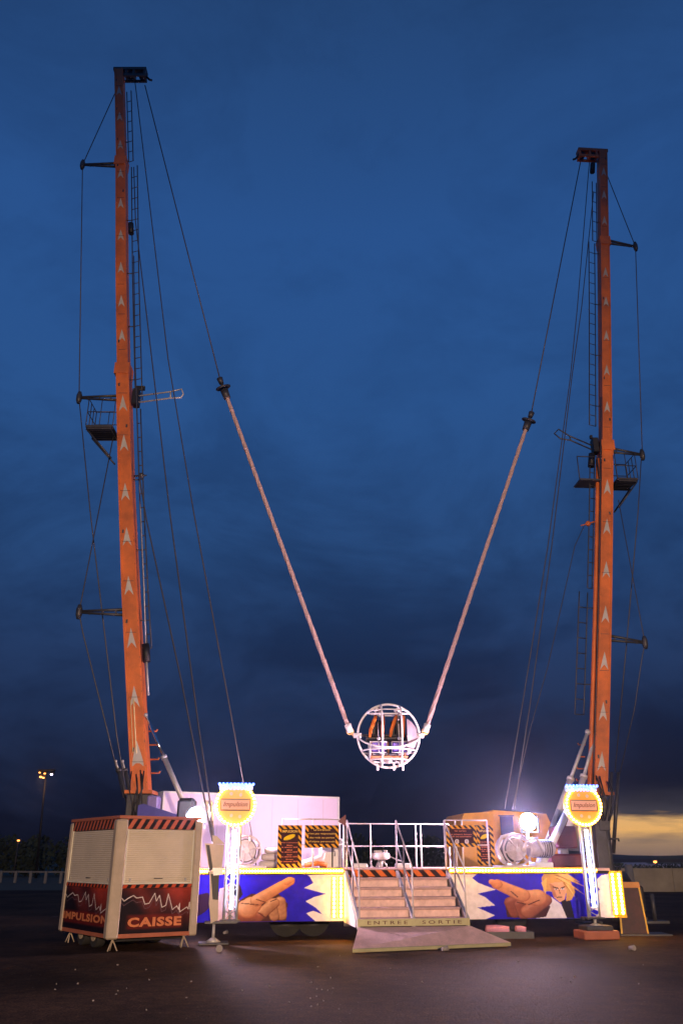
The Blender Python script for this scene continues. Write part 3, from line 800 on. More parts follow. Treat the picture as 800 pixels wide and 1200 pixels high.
# ------------------------------------------------------------------ hazard boards
def board(name, label, px0, px1, py0, py1, v, kind):
    u0, z1 = st_px(px0, py0, v); u1, z0 = st_px(px1, py1, v)
    W, H = u1-u0, z1-z0
    t = thing(name, label, 'sign board', FS @ Vector((u0, v, z0)), ST_A, 'hazard striped notice boards')
    bw = .075
    def fn(X, Y):
        img = hazard(X, Y, .13, (244, 176, 40), (36, 18, 22))
        inn = (X > bw) & (X < W-bw) & (Y > bw) & (Y < H-bw)
        img[inn] = (60, 18, 28)
        if kind in ('price', 'rules'):
            el = (((X-W*.48)+(Y-H*.715)*-.35)/(W*.22))**2 + (((Y-H*.715)-(X-W*.48)*.25)/(H*.055))**2 < 1
            img[el] = (250, 214, 20)
        if kind == 'two':
            for cx in (.34, .66):
                img[np.hypot(X-W*cx, Y-H*.25) < .048] = (238, 220, 220)
        return img
    painted('board', FS @ Matrix.Translation((u0, v, z0)), W, H, .008, fn, t, .02)
    F2 = FS @ Matrix.Translation((u0, v, z0))
    red = mat('orange_red_lettering', (.80, .22, .10), .6, var=0); yel = mat('yellow_lettering', (.85, .55, .10), .6, var=0); drk = mat('dark_lettering', (.1, .02, .02), .6, var=0)
    mb = MB(F2)
    if kind == 'notice':
        for s, z, w in (('La Direction', .80, .48), ("n'est pas responsable", .62, .82), ('des vols ou pertes', .44, .74), ("d'objets personnels", .27, .76)):
            put_text(mb, s, W*.5, H*z, W*w, H*.095, -.003, .012)
        mb.build('lettering', yel, t)
    elif kind == 'two':
        for s, z, w in (('Nous acceptons', .84, .50), ('les cartes', .74, .38), ('Les mineurs doivent', .58, .74), ('avoir une autorisation', .48, .70)):
            put_text(mb, s, W*.47, H*z, W*w, H*.07, -.003, .012)
        mb.build('lettering', red, t)
        mb = MB(F2); put_text(mb, 'E', W*.34, H*.25, .035, .05, -.003, .01); mb.build('lettering', drk, t); mb = MB(F2); put_text(mb, 'V', W*.66, H*.25, .04, .05, -.003, .01)
        mb.build('lettering', drk, t)
    else:
        put_text(mb, 'IMPULSION', W*.5, H*.855, W*.64, H*.06, -.003, .03)
        mb.build('lettering', yel, t)
        mb = MB(F2)
        if kind == 'price':
            rows = (('Pour 2 personnes', .585, .68), ('Matin', .525, .24), ('la séance 20€', .48, .66), ('Midi', .415, .22), ('la séance 20€', .37, .66),
                    ('Soir', .305, .22), ('la séance 25€', .26, .66), ('Groupe', .195, .3), ('la séance 30€', .15, .70))
        else:
            rows = (('Interdit aux', .58, .62), ('femmes', .52, .5), ('enceintes', .48, .52), ('cardiaques', .44, .5), ('et au mal', .395, .56),
                    ('de dos', .35, .5), ('se tenir', .27, .4), ('pendant le tour', .22, .62), ('merci', .17, .5))
        for s, z, w in rows: put_text(mb, s, W*.5, H*z, W*w, H*.030, -.003, .02)
        mb.build('lettering', red, t)
board('notice_board', 'tall striped price board with yellow oval, left of the stairs', 326, 353, 967, 1017, -.03, 'price')
board('notice_board', 'wide striped liability notice on the railing left of the stairs', 357.5, 397, 967, 993.5, -.03, 'notice')
board('notice_board', 'tall striped rules board with yellow oval, right of the stairs', 557, 580, 967, 1014, 0.09, 'rules')
board('notice_board', 'wide striped notice with two white dots, right of the stairs', 522, 559, 967, 992.5, -.03, 'two')

# ------------------------------------------------------------------ lit round signs on truss columns
def round_sign(label, cx, cy, v, col_label, bx_px, by_px, top_px):
    u, z = st_px(cx, cy, v)
    t = thing('round_sign', label, 'lit sign', FS @ Vector((u, v, z-.42)), ST_A, 'round lit signs')
    F = FS @ Matrix.Translation((u, v, z))
    Rr = .37
    mb = MB(F); mb.disc((0, 0), Rr+.07, 0, .10, 48); mb.build('sign_case', mat('lit_sign_rim', (.8, .5, .1), .5, var=.05, emit=(1.0, .5, .05), estr=.55), t)
    def fn(X, Y):
        r = np.hypot(X-Rr, Y-Rr); img = np.zeros(X.shape+(3,)); img[:] = (244, 150, 34)
        k = np.clip((r/Rr-.55)/.45, 0, 1)[..., None]
        return img*(1-k)+np.array([255, 190, 40.])*k
    mb = MB(F); mb.disc((0, 0), Rr, -.02, -.001, 48)
    mb.build('sign_face', mat('lit_sign_face', (.85, .35, .05), .4, var=.1, emit=(1.0, .36, .02), estr=.5), t)
    mb = MB(F); mb.box(-.30, .30, -.045, -.022, -.10, .10, b=.012); bn = mb.build('banner', mat('lit_sign_banner', (.75, .42, .30), .5, var=.05, emit=(.9, .42, .25), estr=.28), t)
    mb = MB(F); mb.box(-.315, .315, -.040, -.025, -.125, -.103); mb.box(-.315, .315, -.040, -.025, .103, .118); mb.box(.303, .318, -.040, -.025, -.102, .102); mb.box(-.318, -.303, -.040, -.025, -.102, .102)
    mb.build('frame', M['dark_steel'], bn)
    mb = MB(F); put_text(mb, 'Impulsion', 0, -.005, .52, .125, -.048, .014, .35); mb.build('lettering', mat('red_script', (.45, .06, .03), .5, var=0), bn)
    for (dx, dz) in ((-.10, .22), (.10, .20), (-.08, -.22), (.10, -.24)):
        mb = MB(F); mb.disc((dx, dz), .035, -.028, -.021, 16); mb.build('stud', mat('pale_stud', (.8, .7, .6), .4, var=0), t)
    pr = None
    n = 28
    for k in range(n):
        a = R(52) + (2*PI - R(104 - 90) ) * 0
    angs = [R(130) + R(280)*k/(26) for k in range(27)]
    for a in angs:
        loc = (math.cos(a)*(Rr+.035), -.03, math.sin(a)*(Rr+.035)+.42)
        if pr is None:
            pr = bulb_proto(t, M['amber'], .026); pr.location = loc
        else: copy_child(pr, t, loc)
    mb = MB(F); mb.box(-.36, .36, -.01, .09, Rr-.06, Rr+.055, b=.01); mb.build('header_bar', mat('lit_header', (.5, .6, 1), .4, var=0, emit=(.05, .16, 1.0), estr=1.3), t)
    pr = None
    for row in (0, 1):
        for k in range(10 - row*2):
            loc = (-.36+.08*k+row*.08, -.035, Rr+.42+.05-row*.085)
            if pr is None: pr = bulb_proto(t, M['bluebulb'], .030); pr.location = loc
            else: copy_child(pr, t, loc)
    # column
    c = thing('truss_column', col_label, 'truss column', FS @ Vector((u, v+.05, .3)), ST_A, 'truss columns under the round signs')
    zb_ = .42
    B = [Vector((u+dx, v+.05+dy, zb_)) for dx, dy in ((-.13, 0), (.13, 0), (0, .2))]
    Tt = [p+Vector((0, 0, z-.40-zb_)) for p in B]
    for a, b in zip(B, Tt):
        mb = MB(FS); mb.tube([a, b], .026, 8); mb.build('chord', M['galv'], c)
    mb = MB(FS); nn = 9
    for i in range(nn):
        for (p, q) in ((0, 1), (0, 2), (1, 2)):
            a = B[p].lerp(Tt[p], i/nn); b = B[q].lerp(Tt[q], (i+.5)/nn); c_ = B[p].lerp(Tt[p], (i+1)/nn)
            if (p, q) == (0, 1): continue
            mb.tube([a, b], .010, 5); mb.tube([b, c_], .010, 5)
    mb.build('lacing', M['galv'], c)
    mb = MB(FS); mb.tube([(u+.01, v+.02, .62), (u+.01, v+.02, z-.50)], .036, 10); mb.build('neon_tube', M['neon'], c)
    mb = MB(FS); mb.box(u-.2, u+.2, v-.04, v+.3, zb_-.03, zb_-.001); mb.build('foot_plate', M['dark_steel'], c)
    return u, v
uS1, vS1 = round_sign('round orange lit sign with blue bulb bar, in front of the white container', 276, 943, -.35, 'silver truss column with white tube below the left round sign', 0, 0, 0)
uS2, vS2 = round_sign('round orange lit sign with blue bulb bar, at the right mast foot', 683, 944, -.75, 'silver truss column with white tube below the right round sign', 0, 0, 0)
for (u, v, lab, side) in ((uS2, vS2, 'orange crate with dark jack pad under the right truss column', 1),):
    p = FS @ Vector((u+.04, v+.12, 0))
    t = thing('jack_block', lab, 'support block', p, ST_A)
    F = Matrix.Translation(p) @ Matrix.Rotation(ST_A, 4, 'Z')
    mb = MB(F); mb.box(-.40, .40, -.28, .28, 0, .17, b=.02); mb.build('crate', M['orange_trim'], t)
    mb = MB(F); mb.box(-.30, .30, -.22, .22, .171, .26, b=.015); mb.build('pad', M['dark_steel'], t)
    mb = MB(F); mb.tube([(0, 0, .261), (0, 0, .39)], .035, 10); mb.tube([(0, 0, .262), (0, 0, .30)], .13, 14, .05); mb.build('jack_screw', M['galv'], t)

# ------------------------------------------------------------------ outrigger leg right of the booth
vO = -.55
def op(px, py): u, z = st_px(px, py, vO); return (u, z)
p0 = FS @ Vector((op(247, 1100)[0], vO, 0))
og = thing('outrigger_leg', 'cream and black stabiliser leg with screw foot, right of the ticket booth', 'outrigger', p0, ST_A)
mb = MB(FS); mb.prism([op(240, 988), op(262.5, 990), op(260, 1018), op(249, 1020), op(245, 1018)], vO, vO+.22); mb.build('upper_box', M['beige'], og)
mb = MB(FS); mb.prism([op(241.5, 990), op(245.5, 990.5), op(249.5, 1018), op(246, 1021)], vO-.012, vO-.001); mb.build('black_stripe', M['black_steel'], og)
mb = MB(FS); mb.prism([op(245.5, 1021), op(256.5, 1020), op(256, 1050), op(255.5, 1078), op(247, 1082), op(245, 1060), op(246, 1045)], vO+.0, vO+.16); mb.build('lower_arm', M['beige'], og)
mb = MB(FS); mb.prism([op(247, 1024), op(257, 1024), op(255.8, 1054.5), op(249.2, 1054)], vO-.012, vO-.001); mb.build('black_stripe', M['black_steel'], og)
mb = MB(FS); mb.prism([op(249, 1017), op(262, 1017), op(261, 1025), op(250, 1026)], vO-.05, vO-.013); mb.build('hinge', M['galv'], og)
uf = op(247.5, 1090)[0]
mb = MB(FS); mb.tube([(uf+.05, vO+.08, .06), (uf+.05, vO+.08, .36)], .03, 10); mb.tube([(uf+.05, vO+.08, .0405), (uf+.05, vO+.08, .12)], .16, 14, .04); mb.build('screw_jack', M['galv'], og)
mb = MB(FS); mb.box(uf-.24, uf+.36, vO-.15, vO+.33, 0, .04, b=.01); mb.build('foot_plate', M['dark_steel'], og)
# dark step tray at the foot of the left truss column
mb = MB(FS); a = st_px(240, 1083, -.5)[0]; b = st_px(278, 1083, -.5)[0]; mb.box(a, b, -.5, -.1, .37, .40)
o = mb.build('step_plate', M['dark_steel']); tag(o, 'thin dark plate carrying the foot of the left truss column', 'plate')

# ------------------------------------------------------------------ ticket booth
BA = at(71.5, 1090, 19.0); BA.z = 0; BB = at(128, 1097, 17.05); BB.z = 0; BC = at(227, 1093, 17.9); BC.z = 0
pa = atz(72, 1087, .25); 
BOX_Z0, BOX_Z1 = .27, 2.30
booth = thing('ticket_booth', 'cream ticket booth trailer with closed shutters and orange hazard trim', 'ticket booth', BB)
e1 = (BC-BB); L1_ = e1.length; e1n = e1.normalized()
e2 = (BA-BB); L2_ = e2.length; e2n = e2.normalized()
BD = BA + e1
def face_frame(o_, xd):            # x along the face, -y out of the face
    xd = xd.normalized(); z = Vector((0, 0, 1)); y = z.cross(xd)
    m_ = Matrix(((xd.x, y.x, 0, o_.x), (xd.y, y.y, 0, o_.y), (0, 0, 1, o_.z), (0, 0, 0, 1)))
    return m_
FF = face_frame(BB, e1n)           # right (front) face
FL_ = face_frame(BA, -e2n)         # left face
# body (closed hull, slightly inset)
mb = MB()
def inset(p, c, k=.05): return p + (c-p).normalized()*k
ctr = (BA+BC)/2
hull = [inset(p, ctr) for p in (BB, BC, BD, BA)]
mb.add([(p.x, p.y, BOX_Z0+.02) for p in hull]+[(p.x, p.y, BOX_Z1) for p in hull], [(3, 2, 1, 0), (4, 5, 6, 7)]+[(i, (i+1) % 4, (i+1) % 4+4, i+4) for i in range(4)])
mb.build('body', M['beige'], booth)
mb = MB()
for p, w in ((BB, .11), (BC, .085), (BA, .075), (BD, .085)):
    pass
def pillar(F, x0, x1, y0=-.03, y1=.12, nm='corner_pillar'):
    mb = MB(F); mb.box(x0, x1, y0, y1, BOX_Z0-.06, BOX_Z1-.02, b=.025); mb.build(nm, M['beige'], booth)
pillar(FF, -.08, .15, -.08, .12); pillar(FF, L1_-.11, L1_+.05, -.04, .14); pillar(FL_, -.06, .10, -.04, .10)
pillar(face_frame(BD, BD-BC) if False else FF @ Matrix.Translation((0, 0, 0)), L1_-.11, L1_+.05, L2_*.9, L2_*.9+.14)
# roof
mb = MB(); top = [(p-ctr)*1.035+ctr for p in (BB, BC, BD, BA)]
mb.add([(p.x, p.y, BOX_Z1+.0) for p in top]+[(p.x, p.y, BOX_Z1+.055) for p in top], [(3, 2, 1, 0), (4, 5, 6, 7)]+[(i, (i+1) % 4, (i+1) % 4+4, i+4) for i in range(4)])
mb.build('roof', M['orange_trim'], booth)
mb = MB(); top = [(p-ctr)*1.02+ctr for p in (BB, BC, BD, BA)]
mb.add([(p.x, p.y, BOX_Z0-.05) for p in top]+[(p.x, p.y, BOX_Z0+.018) for p in top], [(3, 2, 1, 0), (4, 5, 6, 7)]+[(i, (i+1) % 4, (i+1) % 4+4, i+4) for i in range(4)])
mb.build('base_trim', M['orange_trim'], booth)
zSh0, zSh1, zHz = 1.16, 2.10, BOX_Z1-.01
def shutter(F, x0, x1):
    mb = MB(F); n = 26; vs = []; fs = []
    for i in range(n+1):
        z = zSh0 + (zSh1-zSh0)*i/n
        for dz, y in ((0, -.010), (.010, -.016)):
            if i == n and dz: continue
            vs += [(x0, y, z+dz), (x1, y, z+dz)]
    m = len(vs)//2
    for i in range(m-1): fs.append((2*i, 2*i+1, 2*i+3, 2*i+2))
    mb.add(vs, fs)
    s = mb.build('shutter', M['cream'], booth)
    mb = MB(F); xm = (x0+x1)/2; mb.tube([(xm-.08, -.012, zSh0+.07), (xm-.08, -.045, zSh0+.07), (xm+.08, -.045, zSh0+.07), (xm+.08, -.012, zSh0+.07)], .007, 6); mb.build('handle', M['dark_steel'], s)
    for xx in (x0+.10, x1-.10):
        mb = MB(F); mb.box(xx-.022, xx+.022, -.03, -.0165, zSh0+.02, zSh0+.075, b=.004); mb.build('lock', M['galv'], s)
    mb = MB(F)
    mb.box(x0-.03, x0-.001, -.03, .02, zSh0-.03, zSh1+.01); mb.box(x1+.001, x1+.03, -.03, .02, zSh0-.03, zSh1+.01); mb.box(x0, x1, -.03, .02, zSh0-.03, zSh0-.001)
    mb.build('shutter_frame', mat('pale_frame', (.7, .68, .55), .5), s)
x0f, x1f = .15, L1_-.11
shutter(FF, x0f+.04, x1f-.04)
x0l, x1l = .10, L2_-.10
shutter(FL_, x0l+.04, x1l-.04)
hz = lambda X, Y: hazard(X, Y, .17, (196, 104, 74), (30, 22, 24), -.6)
painted('hazard_fascia', FF @ Matrix.Translation((x0f, -.02, zSh1+.015)), x1f-x0f, BOX_Z1-zSh1-.02, .01, hz, booth, .02)
painted('hazard_fascia', FL_ @ Matrix.Translation((x0l, -.02, zSh1+.015)), x1l-x0l, BOX_Z1-zSh1-.02, .01, hz, booth, .02)
hz2 = lambda X, Y: hazard(X, Y, .16, (200, 80, 44), (30, 20, 22), -.6)
painted('hazard_strip', FF @ Matrix.Translation((x0f, -.032, zSh0-.095)), x1f-x0f, .06, .01, hz2, booth, .03)
painted('hazard_strip', FL_ @ Matrix.Translation((x0l, -.032, zSh0-.095)), x1l-x0l, .06, .01, hz2, booth, .03)
zP0, zP1 = BOX_Z0+.02, zSh0-.10
bolt1 = [(0, .80), (.05, .72), (.10, .78), (.17, .84), (.22, .78), (.30, .80), (.34, .64), (.40, .66), (.47, .88), (.50, .70), (.54, .83), (.585, .56), (.64, .60), (.665, .86), (.74, .50), (.80, .58), (.83, .50), (.84, .64), (.845, .44), (.95, .55), (.97, .50), (.985, .66), (1.0, .50)]
def booth_art(W, H, glow):
    def fn(X, Y):
        x = X/W; y = Y/H
        n_ = (np.sin(x*7+1.3)*np.cos(y*6)+np.sin(x*13+y*5))*.12
        k = np.clip(.62*x+.62*y-.38+n_, 0, 1)
        k = k*np.clip((y-.06)/.5, 0, 1)**.8
        k = k[..., None]
        img = np.array([24, 12, 20.])*(1-k)+np.array([196, 66, 44.])*k
        gx = np.clip(1-np.maximum(np.abs(x-glow[0])/glow[2]-1, 0)*6, 0, 1)*np.clip(1-np.maximum(np.abs(y-glow[1])/glow[3]-1, 0)*2.2, 0, 1)
        img = img*(1-.6*gx[..., None])+np.array([140, 30, 16.])*.6*gx[..., None]
        for (dy, w, c) in ((-.10, .0045, (110, 84, 92)), (0, .007, (226, 214, 206))):
            for a, b in zip(bolt1[:-1], bolt1[1:]):
                dd, _ = segd(X, Y, (a[0]*W, (a[1]+dy)*H), (b[0]*W, (b[1]+dy)*H)); img[dd < w] = c
        return img
    return fn
Wf = x1f-x0f; Wl = x1l-x0l; Hp = zP1-zP0
painted('front_panel', FF @ Matrix.Translation((x0f, -.02, zP0)), Wf, Hp, .007, booth_art(Wf, Hp, (.5, .25, .36, .13)), booth, .02)
painted('front_panel', FL_ @ Matrix.Translation((x0l, -.02, zP0)), Wl, Hp, .009, booth_art(Wl, Hp, (.5, .28, .46, .12)), booth, .02)
lett = mat('orange_lettering', (.62, .20, .07), .5, var=.15, vscale=10)
mb = MB(FF); put_text(mb, 'CAISSE', x0f+Wf*.50, zP0+Hp*.245, Wf*.76, Hp*.21, -.0235, .045, 0, 1.12); mb.build('lettering', lett, booth)
mb = MB(FL_); put_text(mb, 'IMPULSION', x0l+Wl*.50, zP0+Hp*.30, Wl*1.0, Hp*.18, -.0235, .045, 0, 1.1); mb.build('lettering', lett, booth)
# wheels and jacks under the booth
def wheel(parent, c, ax, r=.27, w=.18):
    mb = MB(); ax = ax.normalized(); mb.tube([c-ax*w/2, c-ax*w*.42, c+ax*w*.42, c+ax*w/2], [r*.93, r, r, r*.93], 26)
    wh = mb.build('wheel', M['rubber'], parent)
    mb = MB(); mb.tube([c-ax*(w/2+.012), c+ax*(w/2+.012)], r*.5, 18); mb.build('rim', M['beige'], wh)
out_l = (FL_.to_3x3() @ Vector((0, -1, 0)))
for f in (.34, .60):
    c = FL_ @ Vector((L2_*f, .20, .22)); wheel(booth, c, out_l, .22)
for f in (.52, .80):
    c = FF @ Vector((L1_*f, L2_*.55, .22)); wheel(booth, c, e2n*1.0, .22)
mb = MB(FF); mb.box(.2, L1_-.1, .3, .38, .14, .205); mb.box(.2, L1_-.1, 1.4, 1.48, .14, .205); mb.build('axle_frame', M['black_steel'], booth)
jack_pts = [FF @ Vector((.10, .10, 0)), FF @ Vector((L1_-.16, .10, 0)), FL_ @ Vector((.22, .12, 0))]
for k, (p, lb) in enumerate(zip(jack_pts, ('below the middle pillar of the booth', 'below the right pillar of the booth', 'below the left pillar of the booth'))):
    t = thing('axle_stand', 'pale tripod jack stand ' + lb, 'jack stand', p, .3*k, 'jack stands under the booth')
    F = XF[t.name]
    for a in (0, 2*PI/3, 4*PI/3, ):
        mb = MB(F); mb.tube([(.10*math.cos(a), .10*math.sin(a), 0.01), (.02*math.cos(a), .02*math.sin(a), .17)], .012, 6); mb.build('leg', M['beige'], t)
    mb = MB(F); mb.tube([(0, 0, .14), (0, 0, .21)], .022, 8); mb.tube([(0, 0, .205), (0, 0, .215)], .05, 10); mb.build('head', M['beige'], t)

# ------------------------------------------------------------------ masts
def interp(tab, py):
    tab = sorted(tab)
    if py <= tab[0][0]: a, b = tab[0], tab[1]
    elif py >= tab[-1][0]: a, b = tab[-2], tab[-1]
    else:
        for a, b in zip(tab[:-1], tab[1:]):
            if a[0] <= py <= b[0]: break
    return a[1] + (b[1]-a[1])*(py-a[0])/(b[0]-a[0])
ML = dict(tab=[(85, 140.5), (195, 143.0), (330, 143.6), (460, 146.0), (600, 149.8), (700, 153.8), (800, 159.2), (860, 162.3), (928, 166.0)], Y=21.8, s=1, rot=0.0,
          joints=(85, 193, 436, 928), arms=((193, 97), (466, 93), (717, 93)))
MR = dict(tab=[(180, 704.6), (288, 706.2), (360, 707.3), (500, 708.6), (600, 707.8), (700, 706.2), (800, 703.8), (860, 702.2), (930, 700.0)], Y=25.0, s=-1, rot=R(4),
          joints=(180, 286, 525, 930), arms=((286, 744), (530, 752), (750, 755)))
def build_mast(D, name, label, arrows):
    s = D['s']; Y = D['Y']; rot = D['rot']
    ux = Vector((math.cos(rot), math.sin(rot), 0)); uy = Vector((-math.sin(rot), math.cos(rot), 0))
    def c(py): return at(interp(D['tab'], py), py, Y)
    def zpy(z):   # pixel row of a height on the mast
        lo, hi = 0.0, 1100.0
        for _ in range(40):
            m = (lo+hi)/2
            if c(m).z > z: lo = m
            else: hi = m
        return (lo+hi)/2
    def cz(z): return c(zpy(z))
    base = c(D['joints'][-1]); basef = Vector((base.x, base.y, 0))
    t = thing(name, label, 'ride mast', basef)
    wd = [(.30, .34), (.33, .38), (.38, .46)]
    js = D['joints']
    secs = []
    for k in range(3):
        y0, y1 = js[k], js[k+1]
        ys = np.linspace(y0, y1 + (0 if k == 2 else 6), 9)
        mb = MB(); mb.loft([c(y) for y in ys][::-1], [wd[k][0]]*9, [wd[k][1]]*9, ux, uy)
        if k == 2: mb.loft([c(y)+uy*.012 for y in np.linspace(y0+140, y1, 7)][::-1], [.43]*5+[.41, .385], [wd[k][1]-.03]*7, ux, uy)
        # recessed web line and welded collar
        if k:
            p = c(y0-2); mb.loft([p-Vector((0, 0, .25)), p+Vector((0, 0, .12))], [wd[k][0]+.07]*2, [wd[k][1]+.07]*2, ux, uy)
        # flange strips down the edges of the front face
        for e_ in (-1, 1):
            pts = [c(y)+ux*e_*(wd[k][0]/2-.02)-uy*(wd[k][1]/2+.012) for y in ys][::-1]
            mb.loft(pts, [.05]*9, [.024]*9, ux, uy)
        mb.m = 1
        # arrows painted on the front face
        for (ay, sc) in [(a, 1.0) for a in arrows if y0+12 < a < y1-2]:
            z0 = c(ay).z
            hw = .125 if k == 2 else .105; ah = .56 if k == 2 else .46
            cc = lambda z, dx: cz(z) + ux*dx - uy*(wd[k][1]/2+.004)
            pts = [(0, ah/2), (hw*.45, 0.04), (hw, -ah/2), (hw*.35, -ah*.30), (0, -ah*.22), (-hw*.35, -ah*.30), (-hw, -ah/2), (-hw*.45, 0.04)]
            vs = [cc(z0+z, x) for x, z in pts]
            if k == 0 or k == 1: pass
            ctrv = cc(z0-.02, 0)
            mb.add([ctrv]+vs, [(0, i+1, (i+1) % 8+1)[::-1] for i in range(8)])
        mb.m = 2
        zz = c(y1).z + .7
        while zz < c(y0).z - .5:      # weld seams and small hatch plates
            q = cz(zz); hw_ = wd[k][0]/2-.05; yy_ = wd[k][1]/2+.005
            mb.loft([q-uy*(yy_-.003)-Vector((0, 0, .006)), q-uy*(yy_-.003)+Vector((0, 0, .006))], [hw_*2]*2, [.008]*2, ux, uy)
            if random.random() < .5:
                q = cz(zz+.3)+ux*random.choice((-.10, .09))-uy*yy_
                mb.loft([q-Vector((0, 0, .05)), q+Vector((0, 0, .05))], [.05]*2, [.014]*2, ux, uy)
            zz += random.uniform(1.1, 2.0)
        if k == 2:
            mb.m = 2
            for i in range(46):   # bolt heads and grime marks
                yy = random.uniform(y0+8, y1-3); q = c(yy)+ux*random.choice((-.19, .19))-uy*(wd[k][1]/2+.006)
                mb.box(q.x-.012, q.x+.012, q.y-.008, q.y+.01, q.z-.015, q.z+.015)
        o = mb.build('mast_section', [M['orange'], M['white_arrow'], M['dark_steel']], t)
        secs.append(o)
    if s == 1:      # long white arrow shaft near the foot of this mast, and pipe strips
        z1 = c(822).z; z0 = c(884).z
        mb = MB()
        off = lambda z, dx: cz(z)+ux*dx-uy*(.46/2+.03)
        for dx, m_ in ((-.02, .016),):
            mb.tube([off(z0+(z1-z0)*i/6, dx) for i in range(7)], m_, 6)
        mb.tube([off(z0+(z1-z0)*i/6, -.10) for i in range(7)], .010, 6)
        mb.build('conduit', mat('pale_conduit', (.7, .6, .3), .35), t)
        mb = MB()
        for ay in (886,):
            zc_ = c(ay).z; cc = lambda z, dx: cz(z)+ux*dx-uy*(.46/2+.005)
            vs = [cc(zc_+z, x) for x, z in ((0, .35), (.10, .0), (.17, -.3), (.05, -.2), (-.05, -.2), (-.17, -.3), (-.10, 0))]
            mb.add(vs, [tuple(range(7))[::-1]])
        mb.build('arrow_mark', M['white_arrow'], t)
    # head with pulley arm pointing inwards
    top = c(js[0])
    mb = MB(); T = Matrix.Translation(top) @ Matrix.Rotation(rot, 4, 'Z')
    mb = MB(T)
    L = 1.0
    x0, x1 = (0.0, L) if s == 1 else (-L, 0.0)
    mb.box(min(x0, x1)-(0.2 if s == 1 else 0), max(x0, x1)+(0 if s == 1 else .2), -.16, .16, -.02, .10)
    a_, b_ = (.2, L) if s == 1 else (-L, -.2)
    mb.box(a_, b_, -.16, -.10, -.34, -.24); mb.box(a_, b_, .10, .16, -.34, -.24)
    for q in (.28, .55, .95):
        mb.box(s*q-.04, s*q+.04, -.15, .15, -.30, -.021)
    hd = mb.build('head_arm', M['dark_steel'] if s == 1 else M['orange'], t)
    for q, r_ in ((.42, .13), (.86, .15)):
        mb = MB(T); mb.tube([(s*q, -.07, -.16), (s*q, .07, -.16)], r_, 18); mb.build('pulley', M['black_steel'], hd)
    mb = MB(T); mb.tube([(s*.98, 0, -.18), (s*1.12, 0, -.36), (s*1.22, 0, -.40)], .04, 6); mb.build('hook', M['black_steel'], hd)
    # spreader arms to the outside
    tips = []
    for (ay, ax) in D['arms']:
        m0 = c(ay + (0 if s == 1 else 0)); tip = at(ax, ay + (0 if s == 1 else 3), Y)
        if s == -1: m0 = c(ay-4)
        mb = MB(); up = Vector((0, 0, 1))
        mb.tube([m0+up*.07, tip+up*.02], .05, 8, .03); mb.tube([m0-up*.10, tip-up*.02], .045, 8, .03)
        for f in (.3, .55, .8): p = m0.lerp(tip, f); mb.box(p.x-.015, p.x+.015, p.y-.02, p.y+.02, p.z-.08, p.z+.06)
        mb.tube([tip+up*.20, tip+up*.08, tip-up*.08, tip-up*.20], [.05, .085, .085, .05], 10)
        mb.build('spreader_arm', M['dark_steel'], t); tips.append(tip)
    # ladder along the inner side
    def ladder(ya, yb, off, w=.30):
        mb = MB(); A = [c(y)+ux*s*off for y in np.linspace(yb, ya, 12)]
        B = [p+ux*s*w*.85-uy*w*.3 for p in A]
        mb.tube(A, .020, 5); mb.tube(B, .020, 5)
        n = int((A[-1].z-A[0].z)/.42)
        for i in range(n):
            f = i/n*11; k = int(f); q = f-k
            mb.tube([A[k].lerp(A[k+1], q), B[k].lerp(B[k+1], q)], .016, 4)
            if i % 5 == 2: mb.tube([A[k].lerp(A[k+1], q)-ux*s*(off-.10), A[k].lerp(A[k+1], q)], .018, 5)
        mb.build('ladder', M['dark_steel'], t)
    if s == 1:
        ladder(108, 190, .24, .20); ladder(196, 470, .33, .26); ladder(480, 760, .36, .14)
    else:
        ladder(215, 284, .24, .22); ladder(286, 500, .33, .30); ladder(540, 690, .36, .2); ladder(695, 838, .50, .36)
    # service platform on the outer side
    pc = c(500 if s == 1 else 560)
    F = Matrix.Translation(pc) @ Matrix.Rotation(rot, 4, 'Z')
    mb = MB(F); x0, x1 = (-1.05, -.26) if s == 1 else (.26, .95)
    mb.box(x0, x1, -.42, .42, -.24, -.16, b=.01)
    for k in range(7): mb.box(x0+.05, x1-.05, -.38+k*.12, -.34+k*.12, -.28, -.241)
    pl = mb.build('service_platform', M['dark_steel'], t)
    mb = MB(F); xo = x0 if s == 1 else x1; xi = x1 if s == 1 else x0
    for y in (-.40, -.13, .14, .40): mb.tube([(xo, y, -.16), (xo, y, .72)], .015, 5)
    for x in (xi, (xi+xo)/2):
        for y in (-.40, .40): mb.tube([(x, y, -.16), (x, y, .72)], .013, 5)
    for z in (.72, .28): mb.tube([(xi, -.40, z), (xo, -.40, z), (xo, .40, z), (xi, .40, z)], .016, 6)
    mb.build('railing', M['dark_steel'], pl)
    mb = MB(F); mb.tube([(xo, -.3, -.24), (xi*.95, -.2, -1.15)], .028, 6); mb.tube([(xo, .3, -.24), (xi*.95, .2, -1.15)], .028, 6); mb.build('brace', M['dark_steel'], pl)
    if s == -1:
        mb = MB(F)
        for x in (-.30, -.98):
            mb.tube([(x, -.3, -.2), (x, -.3, .62)], .018, 5)
        mb.tube([(-.30, -.3, .62), (-.98, -.3, .62)], .018, 5); mb.box(-.98, -.28, -.34, .3, -.26, -.20)
        mb.build('railing', M['dark_steel'], pl)
    # guide loop towards the ride
    if s == 1: P = [(163, 464), (200, 459), (213, 456), (215, 462), (212, 466), (200, 466.5), (163, 471.5)]; mm = M['galv']
    else: P = [(693, 522), (667, 511), (654, 503), (649, 508), (656, 514), (668, 516), (693, 527)]; mm = M['dark_steel']
    mb = MB(); pp = [at(x, y, Y-.1) for x, y in P]; mb.tube(pp, .024, 6)
    mb.tube([pp[1], pp[5]], .024, 6); mb.build('guide_loop', mm, t)
